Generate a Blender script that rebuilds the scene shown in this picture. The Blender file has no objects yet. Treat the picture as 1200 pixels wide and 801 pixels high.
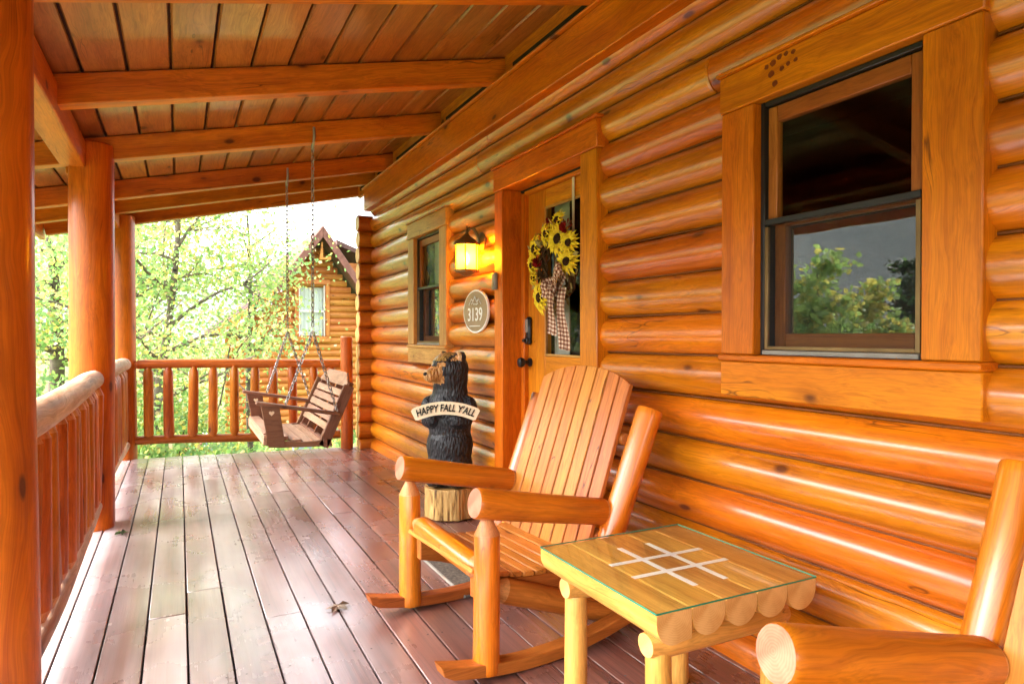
import bpy, bmesh, math, random
import numpy as np
from mathutils import Vector, Matrix, Euler
R = math.radians
PI = math.pi
random.seed(7)
scene = bpy.context.scene
C = scene.collection

# ------------------------------------------------------------------ camera
cam_d = bpy.data.cameras.new('camera')
cam = bpy.data.objects.new('camera', cam_d); C.objects.link(cam)
cam_d.sensor_width = 36.0
cam_d.lens = 775 / 1200 * 36
cam_d.clip_start = 0.05
cam_d.clip_end = 3000
YAW = math.atan(390 / 775)
cam.location = (0, 0, 1.17)
cam.rotation_euler = (R(90 - 0.55), 0, -YAW)
scene.camera = cam

# ------------------------------------------------------------------ world, sun, exposure
SUN_EL, SUN_AZ = R(44), R(-78)          # azimuth measured from +Y towards +X
world = bpy.data.worlds.new('World'); scene.world = world
world.use_nodes = True
wn, wl = world.node_tree.nodes, world.node_tree.links
wn.clear()
w_out = wn.new('ShaderNodeOutputWorld'); w_bg = wn.new('ShaderNodeBackground')
w_sky = wn.new('ShaderNodeTexSky'); w_sky.sky_type = 'NISHITA'
w_sky.sun_disc = False
w_sky.sun_elevation = SUN_EL
w_sky.sun_rotation = SUN_AZ
w_sky.dust_density = 4.0; w_sky.air_density = 1.0; w_sky.ozone_density = 1.0
w_hsv = wn.new('ShaderNodeHueSaturation'); w_hsv.inputs['Saturation'].default_value = 0.22
wl.new(w_sky.outputs[0], w_hsv.inputs['Color'])
wl.new(w_hsv.outputs[0], w_bg.inputs['Color'])
w_bg.inputs['Strength'].default_value = 0.15
wl.new(w_bg.outputs[0], w_out.inputs[0])

sun_d = bpy.data.lights.new('sun', 'SUN'); sun_d.energy = 0.7; sun_d.angle = R(28)
sun_d.color = (1.0, 0.95, 0.88)
sun = bpy.data.objects.new('sun', sun_d); C.objects.link(sun)
sdir = Vector((math.sin(SUN_AZ) * math.cos(SUN_EL), math.cos(SUN_AZ) * math.cos(SUN_EL), math.sin(SUN_EL)))
sun.rotation_euler = (-sdir).to_track_quat('-Z', 'Y').to_euler()
scene.view_settings.view_transform = 'Standard'
scene.view_settings.look = 'None'
scene.view_settings.exposure = 3.3
scene.view_settings.gamma = 1.0
scene.cycles.max_bounces = 8
scene.cycles.diffuse_bounces = 5
scene.cycles.glossy_bounces = 4
scene.cycles.transmission_bounces = 4
scene.cycles.transparent_max_bounces = 12
scene.cycles.sample_clamp_indirect = 6.0
scene.cycles.caustics_reflective = False
scene.cycles.caustics_refractive = False

# ------------------------------------------------------------------ material helpers
def new_mat(name):
    m = bpy.data.materials.new(name); m.use_nodes = True
    nt = m.node_tree; nt.nodes.clear()
    out = nt.nodes.new('ShaderNodeOutputMaterial')
    return m, nt, out

class NT:
    def __init__(s, nt): s.nt = nt
    def n(s, t, **kw):
        nd = s.nt.nodes.new(t)
        for k, v in kw.items():
            if k in ('blend_type', 'data_type', 'operation', 'feature', 'wave_type', 'bands_direction', 'interpolation', 'distribution', 'noise_dimensions', 'clamp'): setattr(nd, k, v)
        return nd
    def l(s, a, b): s.nt.links.new(a, b)
    def noise(s, vec, scale, detail=3, rough=.55, dist=0):
        nd = s.n('ShaderNodeTexNoise')
        nd.inputs['Scale'].default_value = scale; nd.inputs['Detail'].default_value = detail
        nd.inputs['Roughness'].default_value = rough; nd.inputs['Distortion'].default_value = dist
        s.l(vec, nd.inputs['Vector']); return nd.outputs['Fac']
    def ramp(s, fac, stops):
        nd = s.n('ShaderNodeValToRGB'); cr = nd.color_ramp
        while len(cr.elements) < len(stops): cr.elements.new(.5)
        for e, (p, c) in zip(cr.elements, stops):
            e.position = p; e.color = (c[0], c[1], c[2], 1) if not isinstance(c, (int, float)) else (c, c, c, 1)
        s.l(fac, nd.inputs[0]); return nd.outputs[0]
    def mix(s, fac, a, b, mode='MIX'):
        nd = s.n('ShaderNodeMix', data_type='RGBA', blend_type=mode)
        for sock, v in ((nd.inputs[0], fac), (nd.inputs[6], a), (nd.inputs[7], b)):
            if isinstance(v, (int, float)): sock.default_value = v
            elif isinstance(v, tuple): sock.default_value = (v[0], v[1], v[2], 1)
            else: s.l(v, sock)
        return nd.outputs[2]
    def math(s, op, a, b=0.0, c=None):
        nd = s.n('ShaderNodeMath', operation=op)
        for i, v in enumerate((a, b) if c is None else (a, b, c)):
            if isinstance(v, (int, float)): nd.inputs[i].default_value = v
            else: s.l(v, nd.inputs[i])
        return nd.outputs[0]
    def mapping(s, vec, scale, loc=(0, 0, 0)):
        nd = s.n('ShaderNodeMapping'); nd.inputs['Scale'].default_value = scale; nd.inputs['Location'].default_value = loc
        s.l(vec, nd.inputs['Vector']); return nd.outputs[0]
    def bump(s, h, strength=.2, dist=.01, prev=None):
        nd = s.n('ShaderNodeBump'); nd.inputs['Strength'].default_value = strength; nd.inputs['Distance'].default_value = dist
        s.l(h, nd.inputs['Height'])
        if prev is not None: s.l(prev, nd.inputs['Normal'])
        return nd.outputs[0]
    def objvec(s, k=41.0):
        tc = s.n('ShaderNodeTexCoord'); oi = s.n('ShaderNodeObjectInfo')
        add = s.n('ShaderNodeVectorMath', operation='ADD')
        cmb = s.n('ShaderNodeCombineXYZ')
        for i, f in enumerate((k, k * .63, k * 1.31)): s.l(s.math('MULTIPLY', oi.outputs['Random'], f), cmb.inputs[i])
        s.l(tc.outputs['Object'], add.inputs[0]); s.l(cmb.outputs[0], add.inputs[1])
        return add.outputs[0], oi.outputs['Random']
    def bsdf(s, out, color, rough=.5, spec=.5, coat=0, coat_rough=.1, normal=None, metallic=0):
        b = s.n('ShaderNodeBsdfPrincipled')
        for key, v in (('Base Color', color), ('Roughness', rough), ('Specular IOR Level', spec), ('Coat Weight', coat), ('Coat Roughness', coat_rough), ('Metallic', metallic)):
            if isinstance(v, (int, float)): b.inputs[key].default_value = v
            elif isinstance(v, tuple): b.inputs[key].default_value = (v[0], v[1], v[2], 1)
            else: s.l(v, b.inputs[key])
        if normal is not None: s.l(normal, b.inputs['Normal'])
        s.l(b.outputs[0], out.inputs[0]); return b

def wood(name, light, dark, rough=.32, coat=.35, coat_rough=.16, knots=.5, contrast=1.0, var=.22, bump=.12, grainscale=1.0, spec=.5, rings=.38, checks=.35):
    m, nt, out = new_mat(name); t = NT(nt)
    v, rnd = t.objvec()
    g = grainscale
    warp = t.noise(t.mapping(v, (1.3, 4, 4)), 1.0, 3)
    cmb = t.n('ShaderNodeCombineXYZ'); ws = t.math('MULTIPLY', t.math('SUBTRACT', warp, .5), .16)
    for i in (1, 2): t.l(ws, cmb.inputs[i])
    addv = t.n('ShaderNodeVectorMath', operation='ADD'); t.l(v, addv.inputs[0]); t.l(cmb.outputs[0], addv.inputs[1])
    v2 = addv.outputs[0]
    broad = t.noise(t.mapping(v2, (.7 * g, 9 * g, 9 * g)), 1.0, 4, .55, .4)
    bandn = t.noise(t.mapping(v2, (.55 * g, 38 * g, 38 * g)), 1.0, 3, .6, .6)
    fine = t.noise(t.mapping(v2, (5 * g, 190 * g, 190 * g)), 1.0, 2, .6)
    mid = tuple((a + b) / 2 for a, b in zip(light, dark))
    col = t.ramp(broad, [(.5 - .24 / contrast, dark), (.5, mid), (.5 + .2 / contrast, light)])
    col = t.mix(rings, col, t.ramp(bandn, [(.38, (.58, .46, .36)), (.47, (1, 1, 1)), (.62, (1.10, 1.10, 1.05))]), 'MULTIPLY')
    col = t.mix(.5, col, t.ramp(fine, [(.34, .6), (.6, 1.1)]), 'MULTIPLY')
    if knots > 0:
        vo = t.n('ShaderNodeTexVoronoi', feature='F1'); vo.inputs['Scale'].default_value = 1.0
        vo.inputs['Randomness'].default_value = 1.0
        t.l(t.mapping(v2, (3.6, 7, 7)), vo.inputs['Vector'])
        sx = t.n('ShaderNodeSeparateColor'); t.l(vo.outputs['Color'], sx.inputs[0])
        gate = t.math('GREATER_THAN', sx.outputs[0], 1 - knots)
        halo = t.math('MULTIPLY', t.ramp(vo.outputs['Distance'], [(.12, 1.0), (.40, 0.0)]), gate)
        core = t.math('MULTIPLY', t.ramp(vo.outputs['Distance'], [(.085, 1.0), (.15, 0.0)]), gate)
        col = t.mix(t.math('MULTIPLY', halo, .5), col, tuple(d * .55 for d in dark))
        col = t.mix(t.math('MULTIPLY', core, .92), col, (dark[0] * .20, dark[1] * .16 + .002, dark[2] * .3 + .002))
    if checks > 0:   # drying cracks: thin dark lines along the grain
        cn = t.noise(t.mapping(v2, (.42, 17, 17)), 1.0, 2, .4)
        line = t.ramp(t.math('ABSOLUTE', t.math('SUBTRACT', cn, .5)), [(.0, 1.0), (.012, 0.0)])
        gate2 = t.ramp(t.noise(t.mapping(v, (1.1, 5, 5), (7.3, 2, 4)), 1.0, 2), [(.62 - checks * .12, 0.0), (.66 - checks * .12, 1.0)])
        crack = t.math('MULTIPLY', line, gate2)
        col = t.mix(t.math('MULTIPLY', crack, .85), col, (dark[0] * .2, dark[1] * .2, dark[2] * .3))
    grime = t.noise(t.mapping(v, (2.2, 7, 7), (3, 5, 1)), 1.0, 6, .7)
    col = t.mix(.55, col, t.ramp(grime, [(.34, (.66, .58, .5)), (.52, (1, 1, 1)), (.7, (1.08, 1.1, 1.1))]), 'MULTIPLY')
    rv = t.math('FRACT', t.math('MULTIPLY', rnd, 17.31))
    hv = t.n('ShaderNodeHueSaturation')
    t.l(t.math('MULTIPLY_ADD', rv, var * 2, 1 - var), hv.inputs['Value'])
    t.l(t.math('MULTIPLY_ADD', t.math('FRACT', t.math('MULTIPLY', rnd, 5.77)), .02, .49), hv.inputs['Hue'])
    t.l(col, hv.inputs['Color']); col = hv.outputs[0]
    lump = t.noise(t.mapping(v, (3, 13, 13)), 1.0, 3)
    nrm = t.bump(lump, bump * 1.4, .012)
    nrm = t.bump(t.math('ADD', fine, t.math('MULTIPLY', bandn, .8)), bump, .002, nrm)
    rg = t.math('MULTIPLY_ADD', broad, .18, rough - .09)
    b = t.bsdf(out, col, t.math('ADD', rg, .16), .22, coat, coat_rough, nrm)
    b.inputs['Coat IOR'].default_value = 1.7 if coat >= .5 else 1.5
    return m

def endgrain(name, light, dark, rough=.5):
    m, nt, out = new_mat(name); t = NT(nt)
    tc = t.n('ShaderNodeTexCoord')
    v = t.mapping(tc.outputs['Object'], (0.0, 1, 1))
    ln = t.n('ShaderNodeVectorMath', operation='LENGTH'); t.l(v, ln.inputs[0])
    nz = t.noise(t.mapping(tc.outputs['Object'], (1, 14, 14)), 1.0, 3)
    w = t.math('SINE', t.math('MULTIPLY', t.math('ADD', ln.outputs['Value'], t.math('MULTIPLY', nz, .03)), 1100.0))
    col = t.ramp(t.math('MULTIPLY_ADD', w, .045, nz), [(.32, dark), (.66, light)])
    t.bsdf(out, col, rough, .4, .1, .3, t.bump(nz, .1, .01))
    return m

def plain(name, color, rough=.5, spec=.5, metallic=0, noise=.25, nscale=9, bump=.05, coat=0):
    m, nt, out = new_mat(name); t = NT(nt)
    v, rnd = t.objvec(13)
    nz = t.noise(v, nscale, 4)
    lo = tuple(c * (1 - noise) for c in color); hi = tuple(min(1, c * (1 + noise)) for c in color)
    col = t.ramp(nz, [(.3, lo), (.7, hi)])
    t.bsdf(out, col, rough, spec, coat, .12, t.bump(t.noise(v, nscale * 5, 3), bump, .004), metallic)
    return m

def pane_mat(name, tint=(.9, .93, .92), rough=.0, gain=1.0):
    m, nt, out = new_mat(name); t = NT(nt)
    g = t.n('ShaderNodeBsdfGlossy'); g.inputs['Roughness'].default_value = rough
    tr = t.n('ShaderNodeBsdfTransparent'); tr.inputs[0].default_value = (*tint, 1)
    fr = t.n('ShaderNodeFresnel'); fr.inputs[0].default_value = 1.6
    mx = t.n('ShaderNodeMixShader')
    nz = t.noise(t.objvec(5)[0], 1.6, 2)
    nrm = t.bump(nz, .12, .01); t.l(nrm, g.inputs['Normal'])
    gm = t.n('ShaderNodeNewGeometry')
    t.l(t.math('MULTIPLY', t.math('MULTIPLY_ADD', fr.outputs[0], gain, .0), t.math('SUBTRACT', 1.0, gm.outputs['Backfacing'])), mx.inputs[0]); t.l(tr.outputs[0], mx.inputs[1]); t.l(g.outputs[0], mx.inputs[2])
    t.l(mx.outputs[0], out.inputs[0])
    return m

def leaf_mat(name, c1, c2, trans=.55, rough=.5):
    m, nt, out = new_mat(name); t = NT(nt)
    tc = t.n('ShaderNodeTexCoord')
    nz = t.noise(tc.outputs['Object'], 3.1, 4)
    n2 = t.noise(tc.outputs['Object'], 23.0, 2)
    col = t.ramp(t.math('MULTIPLY_ADD', n2, .5, t.math('MULTIPLY', nz, .5)), [(.35, c1), (.65, c2)])
    d = t.n('ShaderNodeBsdfPrincipled'); t.l(col, d.inputs['Base Color']); d.inputs['Roughness'].default_value = rough
    tl = t.n('ShaderNodeBsdfTranslucent'); t.l(t.mix(.6, col, (1.7, 1.7, .9), 'MULTIPLY'), tl.inputs[0])
    mx = t.n('ShaderNodeMixShader'); mx.inputs[0].default_value = trans
    t.l(d.outputs[0], mx.inputs[1]); t.l(tl.outputs[0], mx.inputs[2]); t.l(mx.outputs[0], out.inputs[0])
    return m

def emit(name, color, strength):
    m, nt, out = new_mat(name); t = NT(nt)
    e = t.n('ShaderNodeEmission'); e.inputs[0].default_value = (*color, 1); e.inputs[1].default_value = strength
    t.l(e.outputs[0], out.inputs[0]); return m

M = {}
M['wall'] = wood('varnished_wall_log', (.74, .232, .002), (.50, .110, .0015), .32, 1.0, .21, knots=.38, var=.12, bump=.10)
M['trim'] = wood('varnished_trim', (.68, .195, .003), (.52, .118, .002), .33, .35, .2, knots=.3, var=.06, grainscale=1.2, bump=.05, rings=.35, checks=.15)
M['trim_pale'] = wood('pale_trim', (.58, .32, .09), (.46, .21, .045), .36, .3, .2, knots=.2, var=.06, grainscale=1.2, bump=.05)
M['post'] = wood('post_log', (.62, .175, .004), (.40, .082, .003), .36, .3, .2, knots=.3, var=.08, bump=.10)
M['rail'] = wood('rail_log', (.54, .16, .012), (.33, .07, .005), .36, .3, .2, knots=.25, var=.13, bump=.10)
M['rail_worn'] = wood('worn_rail', (.66, .50, .36), (.36, .17, .08), .42, .15, .3, knots=.3, var=.06, bump=.3, contrast=1.8)
M['beam'] = wood('roof_beam', (.64, .20, .006), (.46, .11, .003), .36, .35, .22, knots=.7, var=.10, grainscale=.9, bump=.06)
M['ceil'] = wood('ceiling_board', (.47, .19, .04), (.28, .085, .014), .24, 1.0, .18, knots=.3, var=.22, bump=.06)
M['chair'] = wood('chair_log', (.72, .225, .005), (.50, .12, .003), .32, .6, .2, knots=.22, var=.10, bump=.06)
M['arm'] = wood('chair_arm', (.62, .175, .006), (.40, .085, .003), .34, .5, .2, knots=.22, var=.06, bump=.06)
M['slat'] = wood('chair_slat', (.64, .24, .040), (.47, .145, .018), .40, .4, .25, knots=.2, var=.12, bump=.05)
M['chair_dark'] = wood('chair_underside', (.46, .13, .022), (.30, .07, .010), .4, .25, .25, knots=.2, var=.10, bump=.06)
M['pine'] = wood('table_pine', (.76, .43, .10), (.62, .28, .05), .35, .35, .2, knots=.25, var=.08, bump=.05)
M['end_pink'] = endgrain('pink_end_grain', (.50, .22, .13), (.32, .10, .05))
M['end_pale'] = endgrain('pale_end_grain', (.70, .42, .15), (.52, .26, .07))
M['end_cone'] = wood('cone_cut', (.64, .30, .11), (.46, .17, .05), .4, .3, .25, knots=0, var=.05, bump=.04)
M['swing'] = wood('swing_board', (.47, .29, .19), (.33, .18, .11), .5, .1, .3, knots=.2, var=.12, bump=.08)
M['swing_dark'] = wood('swing_frame', (.26, .125, .07), (.17, .075, .04), .45, .15, .3, knots=.2, var=.12, bump=.08)
M['sash'] = wood('sash_wood', (.38, .11, .022), (.25, .062, .011), .38, .3, .2, knots=0, var=.05, bump=.04)
M['door'] = wood('door_wood', (.72, .27, .006), (.56, .16, .003), .32, .4, .16, knots=.1, var=.06, grainscale=1.1, bump=.04)
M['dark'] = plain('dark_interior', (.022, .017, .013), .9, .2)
M['black'] = plain('black_frame', (.012, .012, .013), .4, .5)
M['iron'] = plain('black_iron', (.015, .015, .016), .38, .5, .3)
M['bronze'] = plain('lantern_bronze', (.20, .125, .05), .45, .5, .6)
M['steel'] = plain('chain_steel', (.30, .28, .25), .45, .5, .8)
M['pane'] = pane_mat('window_pane', gain=.55)  # reflection damped so these panes stay dark
M['pane_bright'] = pane_mat('boosted_reflection_pane', gain=7.0)  # same glass, reflection boosted so the lower sash mirrors brighter
M['cream'] = plain('cream_paint', (.78, .66, .44), .6, .3, noise=.1)
M['ink'] = plain('black_ink', (.01, .009, .008), .6, .2)
M['plaque'] = plain('taupe_plaque', (.34, .235, .135), .5, .4, noise=.12)
M['white'] = plain('white_paint', (.88, .87, .84), .5, .4, noise=.06)
M['grey'] = plain('grey_plastic', (.24, .22, .19), .45)
M['curtain'] = plain('curtain_cloth', (.60, .58, .50), .9, .1)
M['strap'] = plain('wreath_strap', (.62, .58, .52), .6)
M['petal'] = plain('sunflower_petal', (.95, .62, .03), .6, .2, noise=.3, nscale=30)
M['seed'] = plain('sunflower_seed', (.035, .017, .009), .9, .1, noise=.5, nscale=60, bump=.5)
M['twig'] = wood('twig', (.16, .085, .04), (.07, .035, .016), .8, 0, knots=0, bump=.3)
M['berry'] = plain('red_bloom', (.30, .012, .012), .5, .3, noise=.4, nscale=25)
M['sage'] = plain('dried_leaf', (.34, .26, .09), .7, .2, noise=.4, nscale=18)
M['mat'] = plain('door_mat', (.10, .085, .07), .95, .1, noise=.5, nscale=70, bump=.6)
M['leaf_dry'] = plain('dry_leaf', (.20, .15, .11), .8, .2, noise=.5, nscale=20)
M['leaf_green'] = plain('fallen_green', (.05, .09, .02), .6, .2, noise=.4, nscale=20)
M['roofing'] = plain('brown_roofing', (.10, .055, .045), .85, .2, noise=.3, nscale=12, bump=.4)
M['brown_trim'] = plain('brown_trim', (.17, .075, .055), .7, .2)
M['n_log'] = wood('neighbour_log', (.62, .25, .06), (.48, .16, .03), .45, .15, .3, knots=.2, var=.08, bump=.05)
M['bark'] = wood('bark', (.20, .165, .13), (.09, .072, .055), .9, 0, knots=.3, bump=.8)
M['util'] = plain('pale_blue_box', (.30, .38, .45), .5)
M['paver'] = plain('red_paver', (.27, .12, .085), .85, .2, noise=.35)
M['bulb'] = emit('lit_bulb', (1.0, .74, .22), 25)
M['seal'] = plain('joint_sealant', (.15, .045, .007), .6, .3)
M['pin_knot'] = plain('pin_knot', (.17, .035, .006), .5, .3)
M['dark_slot'] = plain('vent_screen', (.03, .026, .022), .9, .1)

def m_lantern_glass():
    m, nt, out = new_mat('frosted_amber_glass'); t = NT(nt)
    tr = t.n('ShaderNodeBsdfTransparent'); tr.inputs[0].default_value = (1, .80, .32, 1)
    tl = t.n('ShaderNodeBsdfTranslucent'); tl.inputs[0].default_value = (1, .72, .18, 1)
    mx = t.n('ShaderNodeMixShader'); mx.inputs[0].default_value = .62
    t.l(tr.outputs[0], mx.inputs[1]); t.l(tl.outputs[0], mx.inputs[2]); t.l(mx.outputs[0], out.inputs[0])
    return m
M['amber'] = m_lantern_glass()

def m_table_glass():
    m, nt, out = new_mat('clear_table_glass'); t = NT(nt)
    g = t.n('ShaderNodeBsdfGlossy'); g.inputs['Roughness'].default_value = .02
    tr = t.n('ShaderNodeBsdfTransparent'); tr.inputs[0].default_value = (.97, .99, .97, 1)
    fr = t.n('ShaderNodeFresnel'); fr.inputs[0].default_value = 1.45
    mx = t.n('ShaderNodeMixShader'); gm = t.n('ShaderNodeNewGeometry')
    t.l(t.math('MULTIPLY', fr.outputs[0], t.math('SUBTRACT', 1.0, gm.outputs['Backfacing'])), mx.inputs[0])
    t.l(tr.outputs[0], mx.inputs[1]); t.l(g.outputs[0], mx.inputs[2]); t.l(mx.outputs[0], out.inputs[0])
    return m
M['tglass'] = m_table_glass()
M['gedge'] = plain('green_glass_edge', (.02, .20, .12), .15, .6, noise=.1, bump=0)

def m_screen():
    m, nt, out = new_mat('insect_screen'); t = NT(nt)
    d = t.n('ShaderNodeBsdfDiffuse'); d.inputs[0].default_value = (.03, .03, .032, 1)
    tr = t.n('ShaderNodeBsdfTransparent')
    mx = t.n('ShaderNodeMixShader'); mx.inputs[0].default_value = .22
    t.l(tr.outputs[0], mx.inputs[1]); t.l(d.outputs[0], mx.inputs[2]); t.l(mx.outputs[0], out.inputs[0])
    return m
M['screen'] = m_screen()

def m_deck():
    m, nt, out = new_mat('worn_stained_decking'); t = NT(nt)
    v, rnd = t.objvec(37)
    geo = t.n('ShaderNodeTexCoord')   # object coordinates of the board
    pos = t.n('ShaderNodeNewGeometry').outputs['Position']
    broad = t.noise(t.mapping(v, (.9, 5, 5)), 1.0, 5, .6, .4)
    grain = t.noise(t.mapping(v, (1.3, 66, 66)), 1.0, 4, .65, .3)
    fine = t.noise(t.mapping(v, (10, 260, 260)), 1.0, 2)
    col = t.ramp(broad, [(.28, (.085, .026, .016)), (.5, (.145, .048, .031)), (.75, (.20, .082, .056))])
    col = t.mix(.75, col, t.ramp(grain, [(.34, .42), (.5, 1.0), (.66, 1.25)]), 'MULTIPLY')
    # worn grey wood, plus pale sky sheen painted in away from the wall
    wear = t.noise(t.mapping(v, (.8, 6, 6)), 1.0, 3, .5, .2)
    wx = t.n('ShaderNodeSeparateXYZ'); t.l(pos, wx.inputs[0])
    sheen_zone = t.ramp(t.math('MULTIPLY_ADD', t.math('ADD', wx.outputs[0], t.math('MULTIPLY', t.noise(pos, 1.0, 3), .5)), .4, .3), [(.0, .80), (.3, 1.0), (.55, .85), (.76, .10)])
    wear_sheen = t.math('MULTIPLY', t.ramp(t.math('MULTIPLY_ADD', grain, .10, wear), [(.38, .25), (.72, 1.0)]), sheen_zone)
    col = t.mix(t.math('MULTIPLY', wear_sheen, .88), col, (.50, .44, .46))
    speck = t.noise(pos, 34.0, 3, .7)
    col = t.mix(t.math('MULTIPLY', t.ramp(speck, [(.69, 0.0), (.74, 1.0)]), .3), col, (.05, .03, .024))
    hv = t.n('ShaderNodeHueSaturation'); t.l(col, hv.inputs['Color'])
    t.l(t.math('MULTIPLY_ADD', t.math('FRACT', t.math('MULTIPLY', rnd, 11.7)), .36, .82), hv.inputs['Value'])
    damp = t.noise(pos, 1.7, 4, .55)
    rg = t.math('ADD', t.ramp(damp, [(.38, .19), (.62, .40)]), t.math('MULTIPLY', t.math('SUBTRACT', grain, .5), .08))
    nrm = t.bump(t.math('ADD', fine, t.math('MULTIPLY', grain, 1.6)), .11, .003)
    nrm = t.bump(t.noise(t.mapping(v, (1.2, 9, 9)), 1.0, 2), .12, .01, nrm)
    t.bsdf(out, hv.outputs[0], rg, .9, .55, .24, nrm)
    return m
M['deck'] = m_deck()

def m_ground():
    m, nt, out = new_mat('grassy_ground'); t = NT(nt)
    pos = t.n('ShaderNodeNewGeometry').outputs['Position']
    a = t.noise(pos, .35, 6, .6); b = t.noise(pos, 5.0, 5, .65); c = t.noise(pos, 40.0, 3)
    col = t.ramp(t.math('MULTIPLY_ADD', b, .5, t.math('MULTIPLY', a, .5)), [(.3, (.08, .12, .03)), (.5, (.14, .18, .05)), (.68, (.25, .22, .09))])
    col = t.mix(.7, col, t.ramp(c, [(.3, .5), (.6, 1.2)]), 'MULTIPLY')
    t.bsdf(out, col, .9, .2, 0, .1, t.bump(c, .6, .05))
    return m
M['ground'] = m_ground()
def m_hill():
    m, nt, out = new_mat('hazy_wooded_hillside'); t = NT(nt)
    pos = t.n('ShaderNodeNewGeometry').outputs['Position']
    a = t.noise(pos, .03, 6, .6); b = t.noise(pos, .25, 5, .7)
    col = t.ramp(t.math('MULTIPLY_ADD', b, .6, t.math('MULTIPLY', a, .4)), [(.3, (.15, .18, .175)), (.55, (.22, .24, .22)), (.7, (.30, .28, .21))])  # greyed and lightened: distance haze is put into the colour
    t.bsdf(out, col, .95, .1, 0, .1, t.bump(b, .8, 2.0))
    return m
M['hill'] = m_hill()

def m_plaid():
    m, nt, out = new_mat('brown_white_plaid'); t = NT(nt)
    tc = t.n('ShaderNodeTexCoord'); sx = t.n('ShaderNodeSeparateXYZ'); t.l(tc.outputs['UV'], sx.inputs[0])
    a = t.math('GREATER_THAN', t.math('FRACT', t.math('MULTIPLY', sx.outputs[0], 1.0)), .5)
    b = t.math('GREATER_THAN', t.math('FRACT', t.math('MULTIPLY', sx.outputs[1], 1.0)), .5)
    s = t.math('MULTIPLY', t.math('ADD', a, b), .5)
    col = t.ramp(s, [(.0, (.70, .58, .46)), (.5, (.34, .16, .09)), (1.0, (.10, .03, .018))])
    t.bsdf(out, col, .85, .2)
    return m
M['plaid'] = m_plaid()

def m_bear(name, c1, c2, rough, coat):
    m, nt, out = new_mat(name); t = NT(nt)
    tc = t.n('ShaderNodeTexCoord'); v = tc.outputs['Object']
    vo = t.n('ShaderNodeTexVoronoi', feature='F1'); vo.inputs['Scale'].default_value = 1.0
    t.l(t.mapping(v, (75, 75, 24)), vo.inputs['Vector'])
    nz = t.noise(t.mapping(v, (60, 60, 11)), 1.0, 3, .6, .8)
    h = t.math('ADD', t.math('MULTIPLY', vo.outputs['Distance'], 1.0), nz)
    col = t.ramp(h, [(.5, c1), (1.15, c2)])
    t.bsdf(out, col, rough, .28, coat, .15, t.bump(h, 1.0, .014))
    return m
M['bear_black'] = m_bear('carved_black_fur', (.004, .004, .005), (.016, .016, .019), .40, .14)
M['bear_tan'] = m_bear('carved_tan_face', (.30, .13, .035), (.52, .26, .08), .4, .35)
M['bear_gold'] = m_bear('golden_crown', (.09, .05, .012), (.34, .19, .035), .35, .4)  # gold tone on the top of the head
def m_stump():
    m, nt, out = new_mat('stump_bark'); t = NT(nt)
    tc = t.n('ShaderNodeTexCoord'); v = tc.outputs['Object']
    nz = t.noise(t.mapping(v, (42, 42, 4)), 1.0, 4, .6, .6)
    col = t.ramp(nz, [(.36, (.10, .045, .012)), (.47, (.42, .25, .075)), (.7, (.66, .45, .17))])
    t.bsdf(out, col, .6, .3, .1, .3, t.bump(nz, 1.0, .02))
    return m
M['stump'] = m_stump()

# ------------------------------------------------------------------ object helpers
WM = {}
def link(name, mesh, parent=None, W=None):
    o = bpy.data.objects.new(name, mesh); C.objects.link(o)
    W = W if W is not None else (WM[parent.name].copy() if parent else Matrix())
    if isinstance(W, (tuple, Vector)): W = Matrix.Translation(W)
    WM[o.name] = W.copy()
    if parent:
        o.parent = parent; o.matrix_basis = WM[parent.name].inverted() @ W
    else: o.matrix_basis = W
    return o
def thing(name, label, cat, loc=(0, 0, 0), rotz=0, group=None):
    o = link(name, None, None, Matrix.Translation(loc) @ Matrix.Rotation(rotz, 4, 'Z'))
    o.empty_display_size = .1
    o['label'] = label; o['category'] = cat
    if group: o['group'] = group
    return o
def tag(o, label=None, cat=None, group=None, kind=None):
    if label: o['label'] = label
    if cat: o['category'] = cat
    if group: o['group'] = group
    if kind: o['kind'] = kind
    return o
def dup(root, loc=None, rotz=None, label=None):
    r = root.copy(); C.objects.link(r)
    if loc is not None: r.matrix_basis = Matrix.Translation(loc) @ Matrix.Rotation(rotz or 0, 4, 'Z')
    if label: r['label'] = label
    for ch in list(root.children):
        c = ch.copy(); C.objects.link(c); c.parent = r
        for g in list(ch.children):
            d = g.copy(); C.objects.link(d); d.parent = c
    return r

def finish(bm, mats, smooth=True, angle=35, name='mesh'):
    bm.normal_update()
    me = bpy.data.meshes.new(name)
    bm.to_mesh(me); bm.free()
    for m in (mats if isinstance(mats, (list, tuple)) else [mats]): me.materials.append(m)
    if smooth:
        me.polygons.foreach_set('use_smooth', [True] * len(me.polygons))
        me.set_sharp_from_angle(angle=R(angle))
    return me

def frame_x(p0, p1, roll=None, up=None):
    p0, p1 = Vector(p0), Vector(p1)
    x = (p1 - p0).normalized()
    ref = Vector(up) if up else (Vector((0, 0, 1)) if abs(x.z) < .95 else Vector((0, 1, 0)))
    y = ref.cross(x).normalized(); z = x.cross(y)
    m = Matrix((x, y, z)).transposed().to_4x4()
    if roll: m = m @ Matrix.Rotation(roll, 4, 'X')
    m.translation = p0
    return m

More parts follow.
